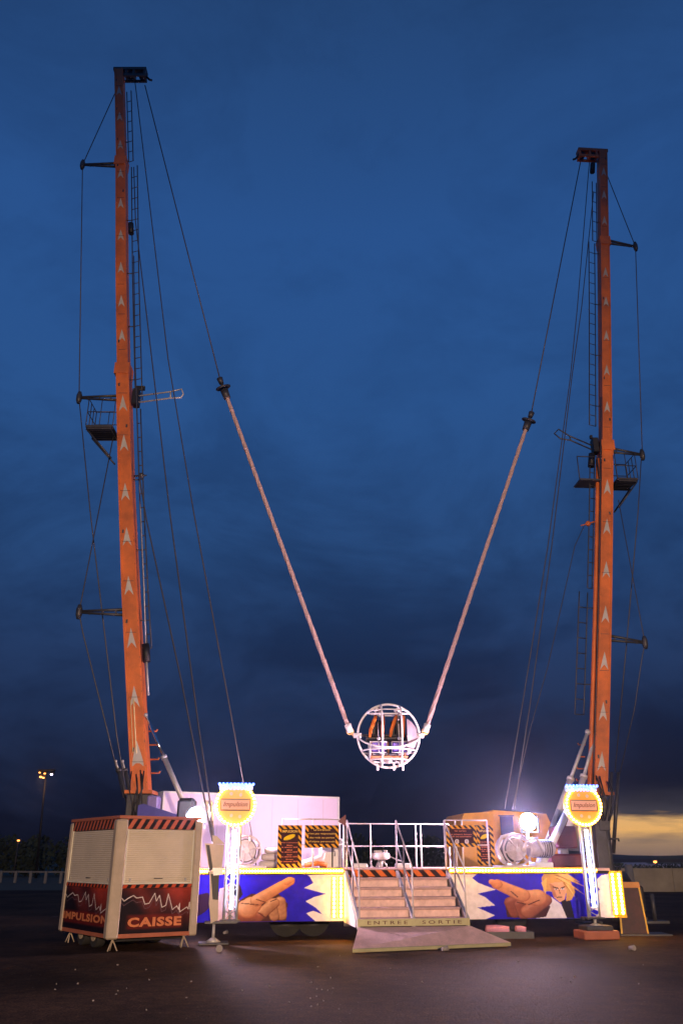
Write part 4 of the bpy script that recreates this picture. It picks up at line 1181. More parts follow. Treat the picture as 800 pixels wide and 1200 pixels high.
    mb = MB(); q = c(465 if s == 1 else 522)+ux*s*.36; mb.box(q.x-.10, q.x+.10, q.y-.16, q.y+.16, q.z-.32, q.z+.22, b=.02)
    mb.box(q.x-.05, q.x+.18*s+.05, q.y-.05, q.y+.05, q.z+.24, q.z+.36); mb.build('winch_box', M['black_steel'], t)
    # small outrigged roller below
    q = (163, 555, 172) if s == 1 else (695, 614, 680)
    mb = MB(); a = at(q[0]-s*6, q[1]-(-3 if s == 1 else 4), Y-.1); b = at(q[2], q[1]+2, Y-.1); mb.tube([a, b], .03, 6, .02); mb.sphere(a.lerp(b, .6), .09, seg=8); mb.build('rope_roller', M['dark_steel'] if s == 1 else M['orange'], t)
    # counterweight in its rope on the inner side
    if s == 1:
        q0, q1 = at(171, 755, Y-.1), at(172, 776, Y-.1)
        mb = MB(); mb.tube([q0, q1], .10, 10); mb.build('counterweight', M['black_steel'], t)
        mb = MB(); mb.tube([at(163, 555, Y-.1), at(169, 690, Y-.1), q0], .016, 5); mb.tube([q1, at(174, 815, Y-.1)], .030, 5); mb.build('tag_line', M['galv'], t)
        mb = MB(); mb.tube([at(153.5, 262, Y-.3), at(154, 274, Y-.3)], .09, 8); mb.build('counterweight', M['black_steel'], t)
    else:
        mb = MB(); mb.tube([at(694, 192, Y-.1), at(693.5, 202, Y-.1)], .10, 8); mb.build('counterweight', M['black_steel'], t)
        mb = MB(); mb.tube([at(693, 532, Y-.1), at(692, 547, Y-.1)], .11, 8); mb.build('counterweight', M['black_steel'], t)
        mb = MB(); pts = [c(y)-ux*.30-uy*.14 for y in np.linspace(920, 540, 10)]; mb.tube(pts, .065, 8); mb.build('side_pipe', M['orange'], t)
        mb = MB(); q = [c(y)-ux*.24-uy*.26 for y in np.linspace(925, 470, 8)]; mb.tube(q, .02, 6); mb.build('conduit', M['dark_steel'], t)
    # climbing pegs at the foot
    for y in ((857, 873, 890, 906) if s == 1 else (873, 887, 901, 915)):
        p = c(y)+ux*s*(.27 if s == 1 else .42); mb = MB(); mb.tube([p, p+ux*s*.20, p+ux*s*.22+Vector((0, 0, .05))], .022, 6); mb.build('peg', M['orange'], t)
    return t, c, base, tips, ux, uy
arrL = (111, 141, 174, 208, 243, 280, 318, 357, 397, 477, 523, 580, 632, 689, 750, 818)
arrR = (205, 232, 262, 290, 323, 357, 397, 437, 480, 530, 574, 620, 670, 722, 776, 835, 893)
mastL, cL, baseL, tipL, uxL, uyL = build_mast(ML, 'slingshot_mast', 'tall orange mast with white arrows behind the ticket booth', arrL)
mastR, cR, baseR, tipR, uxR, uyR = build_mast(MR, 'slingshot_mast', 'tall orange mast with white arrows behind the right end of the stage', arrR)

# mast feet
def mast_foot(t, base, s, uvec, F=None):
    T = Matrix.Translation((base.x, base.y, 0)) @ Matrix.Rotation(R(4) if s == -1 else 0, 4, 'Z')
    zb_ = base.z
    mb = MB(T); mb.box(-.34, .34, -.36, .36, zb_-.06, zb_+.02); mb.build('base_flange', M['orange'], t)
    mb = MB(T); mb.box(-.30, .02, -.26, .26, 0.9, zb_-.065, b=.02); mb.box(.10*s-.08, .10*s+.24, -.30, .30, zb_-1.0, zb_-.07, b=.02)
    mb.build('pivot_post', M['dark_steel'], t)
    mb = MB(T); mb.box(-.75, .75, -.6, .6, 0.25, .9, b=.05); mb.tube([(0, 0, .88), (0, 0, 1.25)], .7, 24, .5)
    mb.build('turntable', M['blue_steel'] if s == 1 else M['black_steel'], t)
    for dx, dy in ((-.9, -.7), (.9, -.7), (-.9, .7), (.9, .7)):
        mb = MB(T); mb.box(dx-.3, dx+.3, dy-.2, dy+.2, 0, .06); mb.tube([(dx, dy, .06), (dx, dy, .7)], .06, 8); mb.build('screw_foot', M['dark_steel'], t)
    mb = MB(T)
    for k in range(6):
        a = random.uniform(-.25, .3); pts = [(a, -.33, zb_+.5-.2*random.random()), (a+.1*random.random(), -.42, zb_+.05), (a+.15-.3*random.random(), -.40, zb_-.35), (a*.5, -.32, zb_-.75)]
        mb.tube(pts, .018, 5)
    mb.build('hose_bundle', M['black_steel'], t)
mast_foot(mastL, baseL, 1, uxL); mast_foot(mastR, baseR, -1, uxR)
# extra base details of the left mast: blue dome and purple plate seen above the booth
p = at(190, 960, 21.3); mb = MB(Matrix.Translation((p.x, p.y, 0)))
mb.prism([(-.55, 1.9), (.75, 1.9), (.62, p.z-.06), (.30, p.z+.12), (-.42, p.z+.34), (-.55, p.z+.30)], -.25, .35); mb.build('gearbox_cover', M['blue_steel'], mastL)
q = at(181, 941, 21.3); mb = MB(Matrix.Translation(q)); mb.box(-.14, .12, -.2, .2, -.45, .16, b=.03)
mb.build('junction_box', mat('violet_box', (.22, .18, .45), .4), mastL)
# dark rams beside the left mast
def ram(parent, a, b, split=.45, r0=.035, r1=.07, m0='chrome', m1='galv', name='hydraulic_ram'):
    a = Vector(a); b = Vector(b); m_ = a.lerp(b, split)
    mb = MB(); mb.tube([m_, b], r1, 12); mb.tube([m_+(a-m_).normalized()*.0, m_+(a-m_).normalized()*.08], r1*1.25, 12); mb.tube([b, b+(b-a).normalized()*.1], r1*1.2, 10)
    o = mb.build(name, M[m1], parent)
    mb = MB(); mb.tube([a, m_], r0, 10); mb.build('rod', M[m0], o)
    mb = MB(); mb.sphere(a, r0*1.7, seg=10); mb.build('eye', M['galv'], o)
    return o
ram(mastL, at(171, 838, 21.5), at(217, 944, 20.9), .50, .032, .062)
ram(mastL, at(136, 892, 22.3), at(155, 955, 22.3), .2, .022, .06, 'galv', 'dark_steel'); ram(mastL, at(144, 892, 22.6), at(160, 955, 22.6), .2, .022, .06, 'galv', 'dark_steel')
ram(mastR, at(688, 858, 24.6), at(640, 990, 23.6), .45, .05, .085, 'galv', 'rail'); ram(mastR, at(697, 862, 24.9), at(662, 985, 24.2), .42, .05, .085, 'galv', 'rail')
# dark post with a bracket right of the right sign
a = at(713, 934, 25.4); b = atz(713, 1040, 0); 
mb = MB(); mb.tube([at(706, 934, 25.3), at(713, 1003, 25.3), Vector((at(713, 1003, 25.3).x, 25.3, 0))], .10, 10); mb.tube([at(713, 983, 25.2), at(724, 983, 25.2), at(724.5, 986, 25.2)], .03, 6)
mb.build('support_post', M['dark_steel'], mastR)
mb = MB(); 
for x in (716, 724): 
    q = at(x, 905, 25.6); mb.tube([q, at(x-6, 1000, 25.6)], .05, 8, .06)
mb.build('dark_ram', M['dark_steel'], mastR)

# ------------------------------------------------------------------ ropes
def rope(name, label, pts, r=.016, group='stay ropes', m='wire', cat='rope', parts=None):
    mb = MB(); mb.tube(pts, r, 5); o = mb.build(name, M[m]); tag(o, label, cat, group); return o
YL, YR = ML['Y'], MR['Y']
def pl(seq, Y0, Y1):
    n = len(seq); d = sum(math.hypot(seq[i+1][0]-seq[i][0], seq[i+1][1]-seq[i][1]) for i in range(n-1)); s_ = 0; out = []
    for i, (x, y) in enumerate(seq):
        if i: s_ += math.hypot(x-seq[i-1][0], y-seq[i-1][1])
        out.append(at(x, y, Y0+(Y1-Y0)*s_/d))
    return out
OGt = FS @ Vector((st_px(250, 986, vO+.1)[0], vO+.1, st_px(250, 986, vO+.1)[1]))
rope('stay_rope', 'thin stay rope from the left mast collar to the turnbuckle beside the booth', pl([(157, 196), (159, 260), (178, 420), (199, 600), (234, 860), (246, 938)], YL, OGt.y)+[OGt], .018)
rope('stay_rope', 'thin stay rope close to the left mast running down to the outrigger', pl([(157, 300), (158.5, 420), (163, 556), (172, 610), (213, 800), (240, 938)], YL-.2, OGt.y)+[OGt+Vector((-.02, 0, 0))], .018)
rope('hoist_rope', 'hoist rope from the left mast head down to behind the left round sign', pl([(158.5, 97), (178, 260), (197, 420), (227, 600), (285, 915), (300, 1014)], YL, 20.2), .017)
OGr = FS @ Vector((7.0, 2.4, DECK))
rope('stay_rope', 'outermost of the two long ropes from the right mast head to the deck', pl([(690, 190), (676, 360), (668, 440), (641.5, 640), (611, 830), (591, 948)], YR, OGr.y), .016)
rope('stay_rope', 'inner of the two long ropes from the right mast head to the deck', pl([(695, 225), (681, 360), (669.8, 440), (646, 640), (620, 830), (602, 948)], YR, OGr.y), .016)
rope('stay_rope', 'short thin rope from the roller on the right mast down to the deck', pl([(684, 616), (673, 640), (641, 783), (622, 850), (600, 948)], YR-.2, OGr.y), .012)
rope('stay_rope', 'stay from the left mast head over its outer spreader tips', [cL(110)+uxL*-.2, tipL[0], tipL[1]], .017)
rope('stay_rope', 'stay from the middle spreader of the left mast to the ground', pl([(93, 468), (106, 600), (137, 862), (150, 940)], YL, YL+.6), .017)
rope('stay_rope', 'crossing stay from the left mast platform over the lowest spreader', [at(133, 512, YL), tipL[2]]+pl([(97, 740), (125, 852), (145, 935)], YL, YL+.6), .017)
rope('stay_rope', 'stay from the right mast head over its outer spreader tips', [cR(205)+uxR*.2, tipR[0], tipR[1]], .017)
rope('stay_rope', 'stay from the middle spreader of the right mast to the ground', pl([(751, 533), (747, 600), (733, 760), (720, 905)], YR, YR+.6), .017)
rope('stay_rope', 'crossing stay from the right mast platform over the lowest spreader', [at(724, 586, YR), tipR[2]]+pl([(751, 775), (743, 830), (726, 905)], YR, YR+.6), .014)
for k, (x, y0) in enumerate(((241, 938), (246.5, 938))):
    a = at(x, y0, lambda_y := (OGt.y+.05)) if False else at(x, y0, OGt.y+.2)
    t = thing('turnbuckle', 'steel turnbuckle at the lower end of a stay rope, %s of the pair' % ('left' if k == 0 else 'right'), 'turnbuckle', a, 0, 'turnbuckles beside the booth')
    b = OGt+Vector((.02*k-.01, -.01, .05)); mb = MB(); mb.tube([a+(b-a)*.02, a+(b-a)*.12], .05, 8); mb.tube([a+(b-a)*.12, a+(b-a)*.55], .032, 8); mb.build('barrel', M['galv'], t)
    mb = MB(); mb.tube([a+(b-a)*.55, a+(b-a)*.95], .022, 8); mb.build('rod', M['dark_steel'], t)
mb = MB(); u, z = st_px(251, 986, vO+.1); F = FS @ Matrix.Translation((u, vO+.02, z)); mb = MB(F); mb.prism([(-.05, .12), (.05, .10), (.22, -.05), (-.02, -.05)], 0, .12)
mb.build('anchor_lug', M['beige'], og)

# ------------------------------------------------------------------ the ride ball
BY = 23.2; BC_ = at(455, 862, BY); BR_ = .84
up = Vector((0, 0, 1))
bungee = {}
for side, Y, pts, lab in ((1, YL, ((170, 100), (258, 445), (263, 458), (410, 857)), 'left'), (-1, YR, ((680, 188), (622, 485), (618, 496), (498, 857)), 'right')):
    A = at(pts[0][0], pts[0][1], Y); E = at(pts[3][0], pts[3][1], BY-.02)
    def on(px, py):   # depth from the way along
        f = (py-pts[0][1])/(pts[3][1]-pts[0][1]); 
        # perspective-true interpolation between the two end depths
        za = A.y; ze = E.y; return at(px, py, za+(ze-za)*f)
    C1, C2 = on(*pts[1]), on(*pts[2])
    t = thing('bungee_cord', 'long %s elastic cord hung on a thin cable from the %s mast' % (lab, lab), 'bungee cord', E, 0, 'bungee cords')
    mb = MB(); mb.tube([A, C1], .021, 6); mb.build('cable', M['wire'], t)
    mb = MB(); d = (C2-C1); dn_ = d.normalized(); mb.tube([C1-dn_*.05, C1+d*.35], .10, 10, .075); mb.tube([C1+d*.35, C2], .05, 8)
    mb.tube([C2, C2+dn_*.28], .13, 10, .11); con = mb.build('connector', M['dark_steel'], t)
    mb = MB(); e1_ = dn_.cross(Vector((0, 1, 0))).normalized(); mb.ring(C1+d*.72, .21, .032, e1_, Vector((0, .95, .3)), 20, 6); mb.tube([C1+d*.72-e1_*.2, C1+d*.72+e1_*.2], .03, 6); mb.build('ring', M['dark_steel'], con)
    # twisted bundle of strands
    N = 90; ax = (E-C2); axn = ax.normalized(); p1 = axn.cross(Vector((0, 1, 0))).normalized(); p2 = axn.cross(p1)
    mb = MB()
    for s_ in range(4):
        P = []
        for i in range(N+1):
            f = i/N; a = s_*PI/2 + f*36; rr = .031
            P.append(C2+dn_*.2*(1-f)+ax*f*.985 + p1*math.cos(a)*rr + p2*math.sin(a)*rr)
        mb.tube(P, .034, 5)
    for i in range(1, 16):      # whipping bands
        q = C2+ax*i/16; mb.tube([q, q+axn*.05], .066, 8)
    mb.build('elastic', M['cord'], t)
    mb = MB(); mb.tube([E-axn*.20, E+axn*.03], .10, 10, .08); mb.build('end_sleeve', M['cage'], t)
    bungee[side] = (E, axn)
ball = thing('ride_ball', 'white tubular ball cage with two empty seats hanging between two elastic cords', 'ride capsule', BC_-up*BR_)
X_, Y_, Z_ = Vector((1, 0, 0)), Vector((0, 1, 0)), Vector((0, 0, 1))
def ring_part(nm, cc, r, tr, ea, eb, **k):
    mb = MB(); mb.ring(cc, r, tr, ea, eb, 56, 8, **k); return mb.build(nm, M['cage'], ball)
ring_part('frame_ring', BC_, BR_, .032, X_, Z_)                                   # outer ring facing the viewer
tilt = R(24)
ring_part('frame_ring', BC_, BR_-.01, .024, X_, Vector((0, math.sin(R(62)), math.cos(R(62)))), a0=PI, a1=2*PI)   # tipped hoop
for dx in (-.20, .32):
    rr = math.sqrt(BR_**2-dx**2); ang = R(6)
    ring_part('frame_hoop', BC_+X_*dx, rr, .026, Y_, Z_)
ring_part('frame_hoop', BC_-Z_*.42, math.sqrt(BR_**2-.42**2), .021, X_, Y_)
ring_part('frame_hoop', BC_+Z_*.62, math.sqrt(BR_**2-.62**2), .018, X_, Y_)
ring_part('frame_hoop', BC_-X_*.52, math.sqrt(BR_**2-.52**2), .018, Y_, Z_, a0=R(200), a1=R(350))
ring_part('frame_hoop', BC_-Z_*.66, math.sqrt(BR_**2-.66**2), .021, X_, Y_)
mb = MB(); mb.tube([BC_+X_*-.55+Z_*.56-Y_*.2, BC_+X_*.55+Z_*.56-Y_*.2], .024, 8); mb.build('cross_bar', M['cage'], ball)
mb = MB(); mb.tube([BC_+X_*-.80-Z_*.0, BC_+X_*.80-Z_*.0], .04, 8); mb.build('axle', M['dark_steel'], ball)
for s_ in (-1, 1):
    E, axn = bungee[-s_]
    hub = BC_+X_*s_*(BR_+.0)-Z_*.0
    mb = MB(); mb.tube([hub-X_*s_*.1, hub+X_*s_*.12], .07, 12); h = mb.build('hub', M['cage'], ball)
    mb = MB(); mb.tube([hub+X_*s_*.10, E], .045, 8); mb.ring(E, .085, .022, X_, Z_, 16, 6); mb.build('shackle', mat('brass_shackle', (.75, .45, .18), .35, .6), h)
    # mesh side shields
    mb = MB(); vs = []; fs = []; n1_, n2_ = 8, 10
    for i in range(n1_+1):
        for j in range(n2_+1):
            th = R(20+50*i/n1_); ph = R(-62+100*j/n2_)
            r_ = BR_-.05
            vs.append(BC_+X_*s_*math.cos(R(15+38*i/n1_))*r_+ (Y_*math.cos(ph)*-1*.9+Z_*math.sin(ph))*math.sin(R(15+38*i/n1_))*r_)
    for i in range(n1_):
        for j in range(n2_): a = i*(n2_+1)+j; fs.append((a, a+1, a+n2_+2, a+n2_+1))
    if s_ == 1:
        mb.add(vs, fs, True); mb.build('side_shield', mat('smoked_shield', (.30, .25, .28), .4), ball)
# seats
for dx in (-.28, .28):
    c0 = BC_+X_*dx
    F = Matrix.Translation(c0)
    mb = MB(F); mb.box(-.20, .20, -.12, .30, -.36, -.26, b=.04); se = mb.build('seat', M['purple'], ball)
    mb = MB(F); mb.box(-.19, .19, -.20, -.125, -.46, -.20, b=.03); mb.build('front_pad', M['purple'], se)
    mb = MB(F); mb.tube([(-.21, -.22, -.47), (.21, -.22, -.47), (.21, -.22, -.19), (-.21, -.22, -.19)], .018, 6, closed=True)
    mb.tube([(0, -.22, -.19), (0, -.22, -.47)], .016, 6); mb.tube([(-.21, -.22, -.33), (.21, -.22, -.33)], .014, 6); mb.build('seat_frame', M['cage'], se)
    mb = MB(F); mb.box(-.20, .20, .28, .40, -.26, .46, b=.05); mb.build('backrest', M['black_steel'], se)
    for k in (-1, 1):
        mb = MB(F); P = [Vector((-.04, .26, .50)), Vector((-.06, .02, .52)), Vector((-.12, -.14, .36)), Vector((-.21, -.18, .12)), Vector((-.24, -.17, -.06))] if k == -1 else [Vector((.13, .26, .50)), Vector((.14, .02, .52)), Vector((.13, -.14, .36)), Vector((.11, -.18, .10)), Vector((.10, -.17, -.06))]
        mb.tube(P, [.035, .046, .052, .048, .036], 8); mb.build('shoulder_bar', M['skin_orange'], ball)
    mb = MB(F); mb.tube([(0, -.1, .30), (0, -.14, -.08)], .014, 6); mb.sphere((0, -.16, -.10), .05, seg=8); mb.build('buckle', M['cage'], ball)
    mb = MB(F); mb.tube([(-.08, .05, .66), (-.02, -.02, .72), (.06, .05, .66)], .05, 8); mb.build('pivot', M['cage'], ball)
mb = MB(Matrix.Translation(BC_)); mb.box(-.62, .62, -.10, .34, -.13, -.03, b=.03); mb.build('seat_beam', M['black_steel'], ball)
mb = MB(Matrix.Translation(BC_)); mb.box(-.5, .5, -.22, .25, -.60, -.555, b=.01)
for x in (-.45, 0, .45): mb.tube([(x, .2, -.56), (x, .25, -.10)], .022, 6)
mb.build('foot_rest', mat('orange_foot_rest', (.6, .25, .12), .5), ball)
mb = MB(Matrix.Translation(BC_)); mb.sphere((-.02, -.05, -.68), .12, seg=12, sz=.6); mb.tube([(.1, -.1, -.62), (.24, -.2, -.72), (.3, -.12, -.76)], .03, 6); mb.build('motor', M['galv'], ball)
for x in (-.32, .12, .27, .36):
    mb = MB(Matrix.Translation(BC_)); mb.tube([(x, -.1, -.74), (x, -.1, -.92 if x != .27 else -.82)], .03, 8); mb.build('foot', M['cage'], ball)

# ------------------------------------------------------------------ launch dock on the deck
u, z = st_px(446, 1012, .9)
t = thing('launch_dock', 'small metal docking stand with round head in the middle of the deck', 'docking stand', FS @ Vector((u, .9, DECK)), ST_A)
F = XF[t.name]
mb = MB(F)
for a in range(3):
    mb.tube([(.16*math.cos(a*2.1), .16*math.sin(a*2.1), 0), (.06*math.cos(a*2.1), .06*math.sin(a*2.1), .16)], .022, 6)
mb.tube([(0, 0, .0), (0, 0, .2)], .05, 10); mb.build('stand', M['galv'], t)
mb = MB(F); mb.tube([(0, 0, .17), (0, 0, .21), (0, 0, .31), (0, 0, .33)], [.14, .21, .20, .15], 18); mb.build('head', M['rail'], t)
mb = MB(F); mb.box(.05, .15, -.1, .1, .331, .38, b=.02); mb.box(-.15, .02, -.08, .1, .331, .37, b=.01); mb.build('latch', M['rail'], t)
mb = MB(F); mb.tube([(.2, 0, .25), (.35, -.1, .18), (.52, -.05, .12), (.62, .1, .02)], .014, 5); mb.tube([(-.2, 0, .25), (-.28, -.1, .1), (-.2, -.15, .01)], .014, 5); mb.build('hose', M['galv'], t)
for x, lb in ((-.50, 'left'), (.50, 'right')):
    p = FS @ Vector((u+x, .85, DECK)); mb = MB(Matrix.Translation(p) @ Matrix.Rotation(ST_A, 4, 'Z')); mb.box(-.17, .17, -.1, .1, 0, .10, b=.02)
    o = mb.build('floor_box', M['white']); tag(o, 'low white box on the deck just %s of the docking stand' % lb, 'box')

# ------------------------------------------------------------------ winch machinery on the deck
def winch(label, px, py, v, mirror=1, rr=.30, cat='winch'):
    u, z = st_px(px, py, v)
    t = thing('winch', label, cat, FS @ Vector((u, v, DECK)), ST_A, 'winches on the deck')
    F = XF[t.name]; z = rr+.06
    mb = MB(F); mb.tube([(-.02*mirror, -.25, z), (-.02*mirror, .25, z)], rr*.72, 28); mb.build('drum', M['winch'], t)
    mb = MB(F)
    for q in range(6): mb.ring((-.02*mirror, -.2+q*.08, z), rr*.745, .018, (1, 0, 0), (0, 0, 1), 26, 5)
    mb.build('rope_coils', M['dark_steel'], t)
    for y in (-.27, .25):
        mb = MB(F); mb.ring((0, y+.015, z), rr, .022, (1, 0, 0), (0, 0, 1), 32, 6)
        for q in range(6): mb.tube([(0, y+.015, z), (rr*math.cos(q*PI/3+.2), y+.015, z+rr*math.sin(q*PI/3+.2))], .024, 6)
        mb.tube([(0, y, z), (0, y+.03, z)], rr*.55, 20)
        mb.build('flange', M['winch'], t)
    mb = MB(F); mb.box(-.42, .42, -.32, .32, 0, .055, b=.01); mb.build('base_plate', M['rail'], t)
    mb = MB(F); mb.tube([(0, -.31, z), (0, -.272, z)], .06, 16); mb.build('hub', M['rail'], t)
    return t, F
tL, F = winch('white rope drum on the deck behind the left truss column', 288, 1005, .5, 1, .30)
tR, F = winch('large white winch drum on the deck right of the rules board', 602, 1005, .5, 1, .33)
mb = MB(F); mb.tube([(.30, -.1, .40), (.42, -.1, .41), (.95, .05, .42), (1.02, .05, .42)], [.16, .19, .17, .1], 16); mb.build('gear_motor', M['winch'], tR)
mb = MB(F)
for q in range(8): mb.ring((.46+.06*q, -.06+.012*q, .41), .19, .012, (0, 1, 0), (0, 0, 1), 18, 5)
mb.build('cooling_fins', M['dark_steel'], tR)
mb = MB(F); mb.tube([(.1, -.33, .35), (.2, -.36, .6), (.45, -.34, .62), (.62, -.3, .35)], .035, 8); mb.tube([(-.35, -.3, .1), (-.45, -.2, .4), (-.3, -.1, .66), (0, -.05, .72), (.3, -.1, .6)], .045, 8); mb.build('pipework', M['rail'], tR)
# white support beam and ram from the winch up to the right mast
ua, za = st_px(632, 1010, .6); ub_, zb2 = st_px(672, 935, .9)
t = thing('stay_strut', 'thick white strut sloping up from the deck to the right round sign', 'strut', FS @ Vector((ua, .6, DECK)), ST_A)
mb = MB(FS); mb.tube([(ua, .6, DECK), (ub_, .9, zb2)], .085, 12); mb.build('tube', M['cage'], t)
mb = MB(FS); mb.box(ua-.2, ua+.25, .4, .8, DECK, DECK+.12, b=.02); mb.build('shoe', M['cage'], t)
ua, za = st_px(628, 1005, 1.2); ub_, zb2 = st_px(655, 950, 1.3)
t = thing('stay_strut', 'shorter pinkish strut sloping up behind the thick white strut', 'strut', FS @ Vector((ua, 1.2, DECK)), ST_A)
mb = MB(FS); mb.tube([(ua, 1.2, DECK), (ub_, 1.3, zb2)], .075, 12); mb.build('tube', M['rail'], t)
mb = MB(FS); mb.box(ua-.15, ua+.15, 1.05, 1.35, DECK, DECK+.08, b=.02); mb.build('shoe', M['rail'], t)
# horizontal white arm to the sign
ua, za = st_px(655, 968, .5); ub_, zb2 = st_px(672, 962, .5)
# hydraulic power pack
u, z = st_px(663, 1012, 1.0)
t = thing('power_pack', 'dark red hydraulic power unit on the deck behind the right truss column', 'power unit', FS @ Vector((u, 1.0, DECK)), ST_A)
F = XF[t.name]
mb = MB(F); mb.box(-.48, .55, -.35, .35, 0, .30, b=.05); mb.build('tank', M['red'], t)
mb = MB(F); mb.box(-.28, .24, -.25, .25, .42, .92, b=.04); mb.build('motor_housing', M['red'], t)
mb = MB(F); mb.tube([(-.05, 0, .30), (-.05, 0, .42)], .12, 12); mb.box(-.25, -.1, -.3, -.24, .32, .38); mb.build('coupling', M['galv'], t)
# rolled cushions left of the price board
u, z = st_px(318, 1012, .8)
for k, (dz, dx, lb) in enumerate(((.0, 0, 'lowest'), (.15, .05, 'middle'), (.29, .12, 'topmost'))):
    p = FS @ Vector((u+dx, .8, DECK+.001+dz)); mb = MB(Matrix.Translation(p) @ Matrix.Rotation(ST_A, 4, 'Z'))
    mb.tube([(-.28, 0, .075), (-.24, 0, .075), (0, .02, .075), (.24, 0, .075), (.28, 0, .075)], [.04, .072, .075, .072, .04], 12)
    o = mb.build('rope_bundle', M['rail']); tag(o, 'pale coiled rope bundle left of the price board, %s of three' % lb, 'rope bundle', 'rope bundles on the deck')
# equipment seen below the liability notice
u, z = st_px(372, 1012, .7)
t = thing('spare_harness', 'pale padded harness heaped on the deck below the liability notice', 'harness', FS @ Vector((u, .7, DECK)), ST_A)
F = XF[t.name]
mb = MB(F); mb.tube([(-.40, 0, .08), (-.1, 0, .15), (.1, .02, .22), (.16, 0, .36)], [.07, .09, .08, .03], 10); mb.build('pad', M['rail'], t)
mb = MB(F); mb.tube([(-.3, -.08, .06), (0, -.1, .10), (.2, -.1, .06)], .05, 8); mb.build('strap', M['skin_orange'], t)
u, z = st_px(388, 1012, .9)
t = thing('control_cabinet', 'white control cabinet behind the liability notice', 'cabinet', FS @ Vector((u, .9, DECK)), ST_A)
F = XF[t.name]; mb = MB(F); mb.box(-.25, .25, -.15, .25, 0, .62, b=.02); mb.build('cabinet_body', M['white'], t)
mb = MB(F); mb.box(-.02, .02, -.158, -.151, .02, .60); mb.build('door_seam', M['dark_steel'], t)
mb = MB(F); mb.tube([(.05, -.17, .25), (.05, -.19, .30), (.05, -.17, .35)], .012, 6); mb.build('handle', M['dark_steel'], t)

# ------------------------------------------------------------------ container behind the stage
cA = at(192, 928, 25.0); cB = at(397, 937, 27.6); H_ = (cA.z+cB.z)/2
cA0 = Vector((cA.x, cA.y, 0)); cB0 = Vector((cB.x, cB.y, 0)); Wc = (cB0-cA0).length
FC = face_frame(cA0, cB0-cA0)
box = thing('white_container', 'long white trailer body tinted pink behind the left half of the stage', 'container', cA0)
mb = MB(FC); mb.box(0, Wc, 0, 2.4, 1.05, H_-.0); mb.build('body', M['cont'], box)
mb = MB(FC); mb.box(-.01, Wc+.01, -.02, 2.41, H_-.0, H_+.05); mb.box(-.01, .05, -.02, -.001, 1.05, H_); mb.box(Wc-.05, Wc+.01, -.02, -.001, 1.05, H_); mb.build('edge_trim', M['white'], box)
mb = MB(FC)
for x in np.arange(.8, Wc-.3, .86): mb.box(x, x+.008, -.004, -.001, 1.1, H_-.05)
mb.build('panel_seams', mat('pale_seam', (.45, .43, .45), .5, var=0), box)
mb = MB(FC); mb.box(.2, Wc-.2, .3, 2.1, .75, 1.045); mb.build('chassis', M['black_steel'], box)
for x in (1.0, 1.95, Wc-1.2):
    mb = MB(FC); mb.tube([(x, .15, .45), (x, .45, .45)], .45, 24); mb.build('wheel', M['rubber'], box)

# ------------------------------------------------------------------ orange truck behind the right half
tA = at(541, 953, 26.0); tA0 = Vector((tA.x, tA.y, 0))
FT = Matrix.Translation(tA0) @ Matrix.Rotation(R(6), 4, 'Z')
truck = thing('parked_truck', 'yellow orange lorry parked behind the right half of the stage', 'lorry', tA0, R(6))
hT = tA.z
mb = MB(FT); mb.prism([(0, 1.0), (0, hT-.12), (.08, hT), (.93, hT+.05), (.95, 1.0)], 0, 2.3); mb.build('box_body', M['yellow'], truck)
mb = MB(FT); mb.prism([(.96, .6), (.96, hT+.10), (2.6, hT), (2.85, hT-.6), (2.9, .6)], .1, 2.2); cab = mb.build('cab', M['yellow'], truck)
mb = MB(FT); mb.box(1.16, 1.56, .085, .098, hT-.62, hT-.08, b=.004); mb.build('window', mat('dark_cab_glass', (.02, .025, .06), .08, var=0), cab)
mb = MB(FT); mb.box(1.12, 1.60, .078, .099, hT-.66, hT-.622); mb.box(1.12, 1.60, .078, .099, hT-.078, hT-.04); mb.build('window_frame', M['black_steel'], cab)
mb = MB(FT); mb.box(.1, 3.1, .3, 2.0, .55, .99); mb.build('chassis', M['black_steel'], truck)
for x in (.7, 2.5):
    mb = MB(FT); mb.tube([(x, .0, .48), (x, .3, .48)], .48, 24); mb.build('wheel', M['rubber'], truck)

# ------------------------------------------------------------------ floodlights
def floodlight(label, px, py, Y, tgt, W, wash):
    p = at(px, py, Y); t = thing('floodlight', label, 'floodlight', p-Vector((0, 0, .25)), 0, 'white floodlights')
    d = (Vector(tgt)-p).normalized()
    q = d.to_track_quat('Y', 'Z').to_matrix().to_4x4(); F = Matrix.Translation(p) @ q
    mb = MB(F); mb.box(-.19, .19, -.16, -.012, -.15, .15, b=.03); mb.build('housing', M['black_steel'], t)
    mb = MB(F); mb.disc((0, 0), .20, -.011, .004, 28); mb.build('lens', M['flood'], t)
    mb = MB(F); mb.box(-.23, -.20, -.12, -.06, -.22, .08); mb.box(.20, .23, -.12, -.06, -.22, .08); mb.box(-.23, .23, -.12, -.06, -.25, -.221); mb.build('bracket', M['dark_steel'], t)
    sl = lamp('flood_lamp', 'SPOT', p+d*.10, W, (1.0, .62, .72), t, shadow_soft_size=.10, spot_size=R(172), spot_blend=.6)
    aim(sl, p, wash, t)
    lamp('flood_glow', 'POINT', p+d*.14, 320, (.30, .36, 1.0), t, shadow_soft_size=.12)
    return p
fl1 = floodlight('left bright floodlight above the right corner of the ticket booth', 230, 957, 19.7, (-.5, 10, 1.8), 1700, (2.0, 19.2, 2.2))
fl2 = floodlight('right bright floodlight above the winch drum', 618, 963, 21.3, (-3.0, 12, 2.0), 3000, (-3.0, 19.2, 3.2))
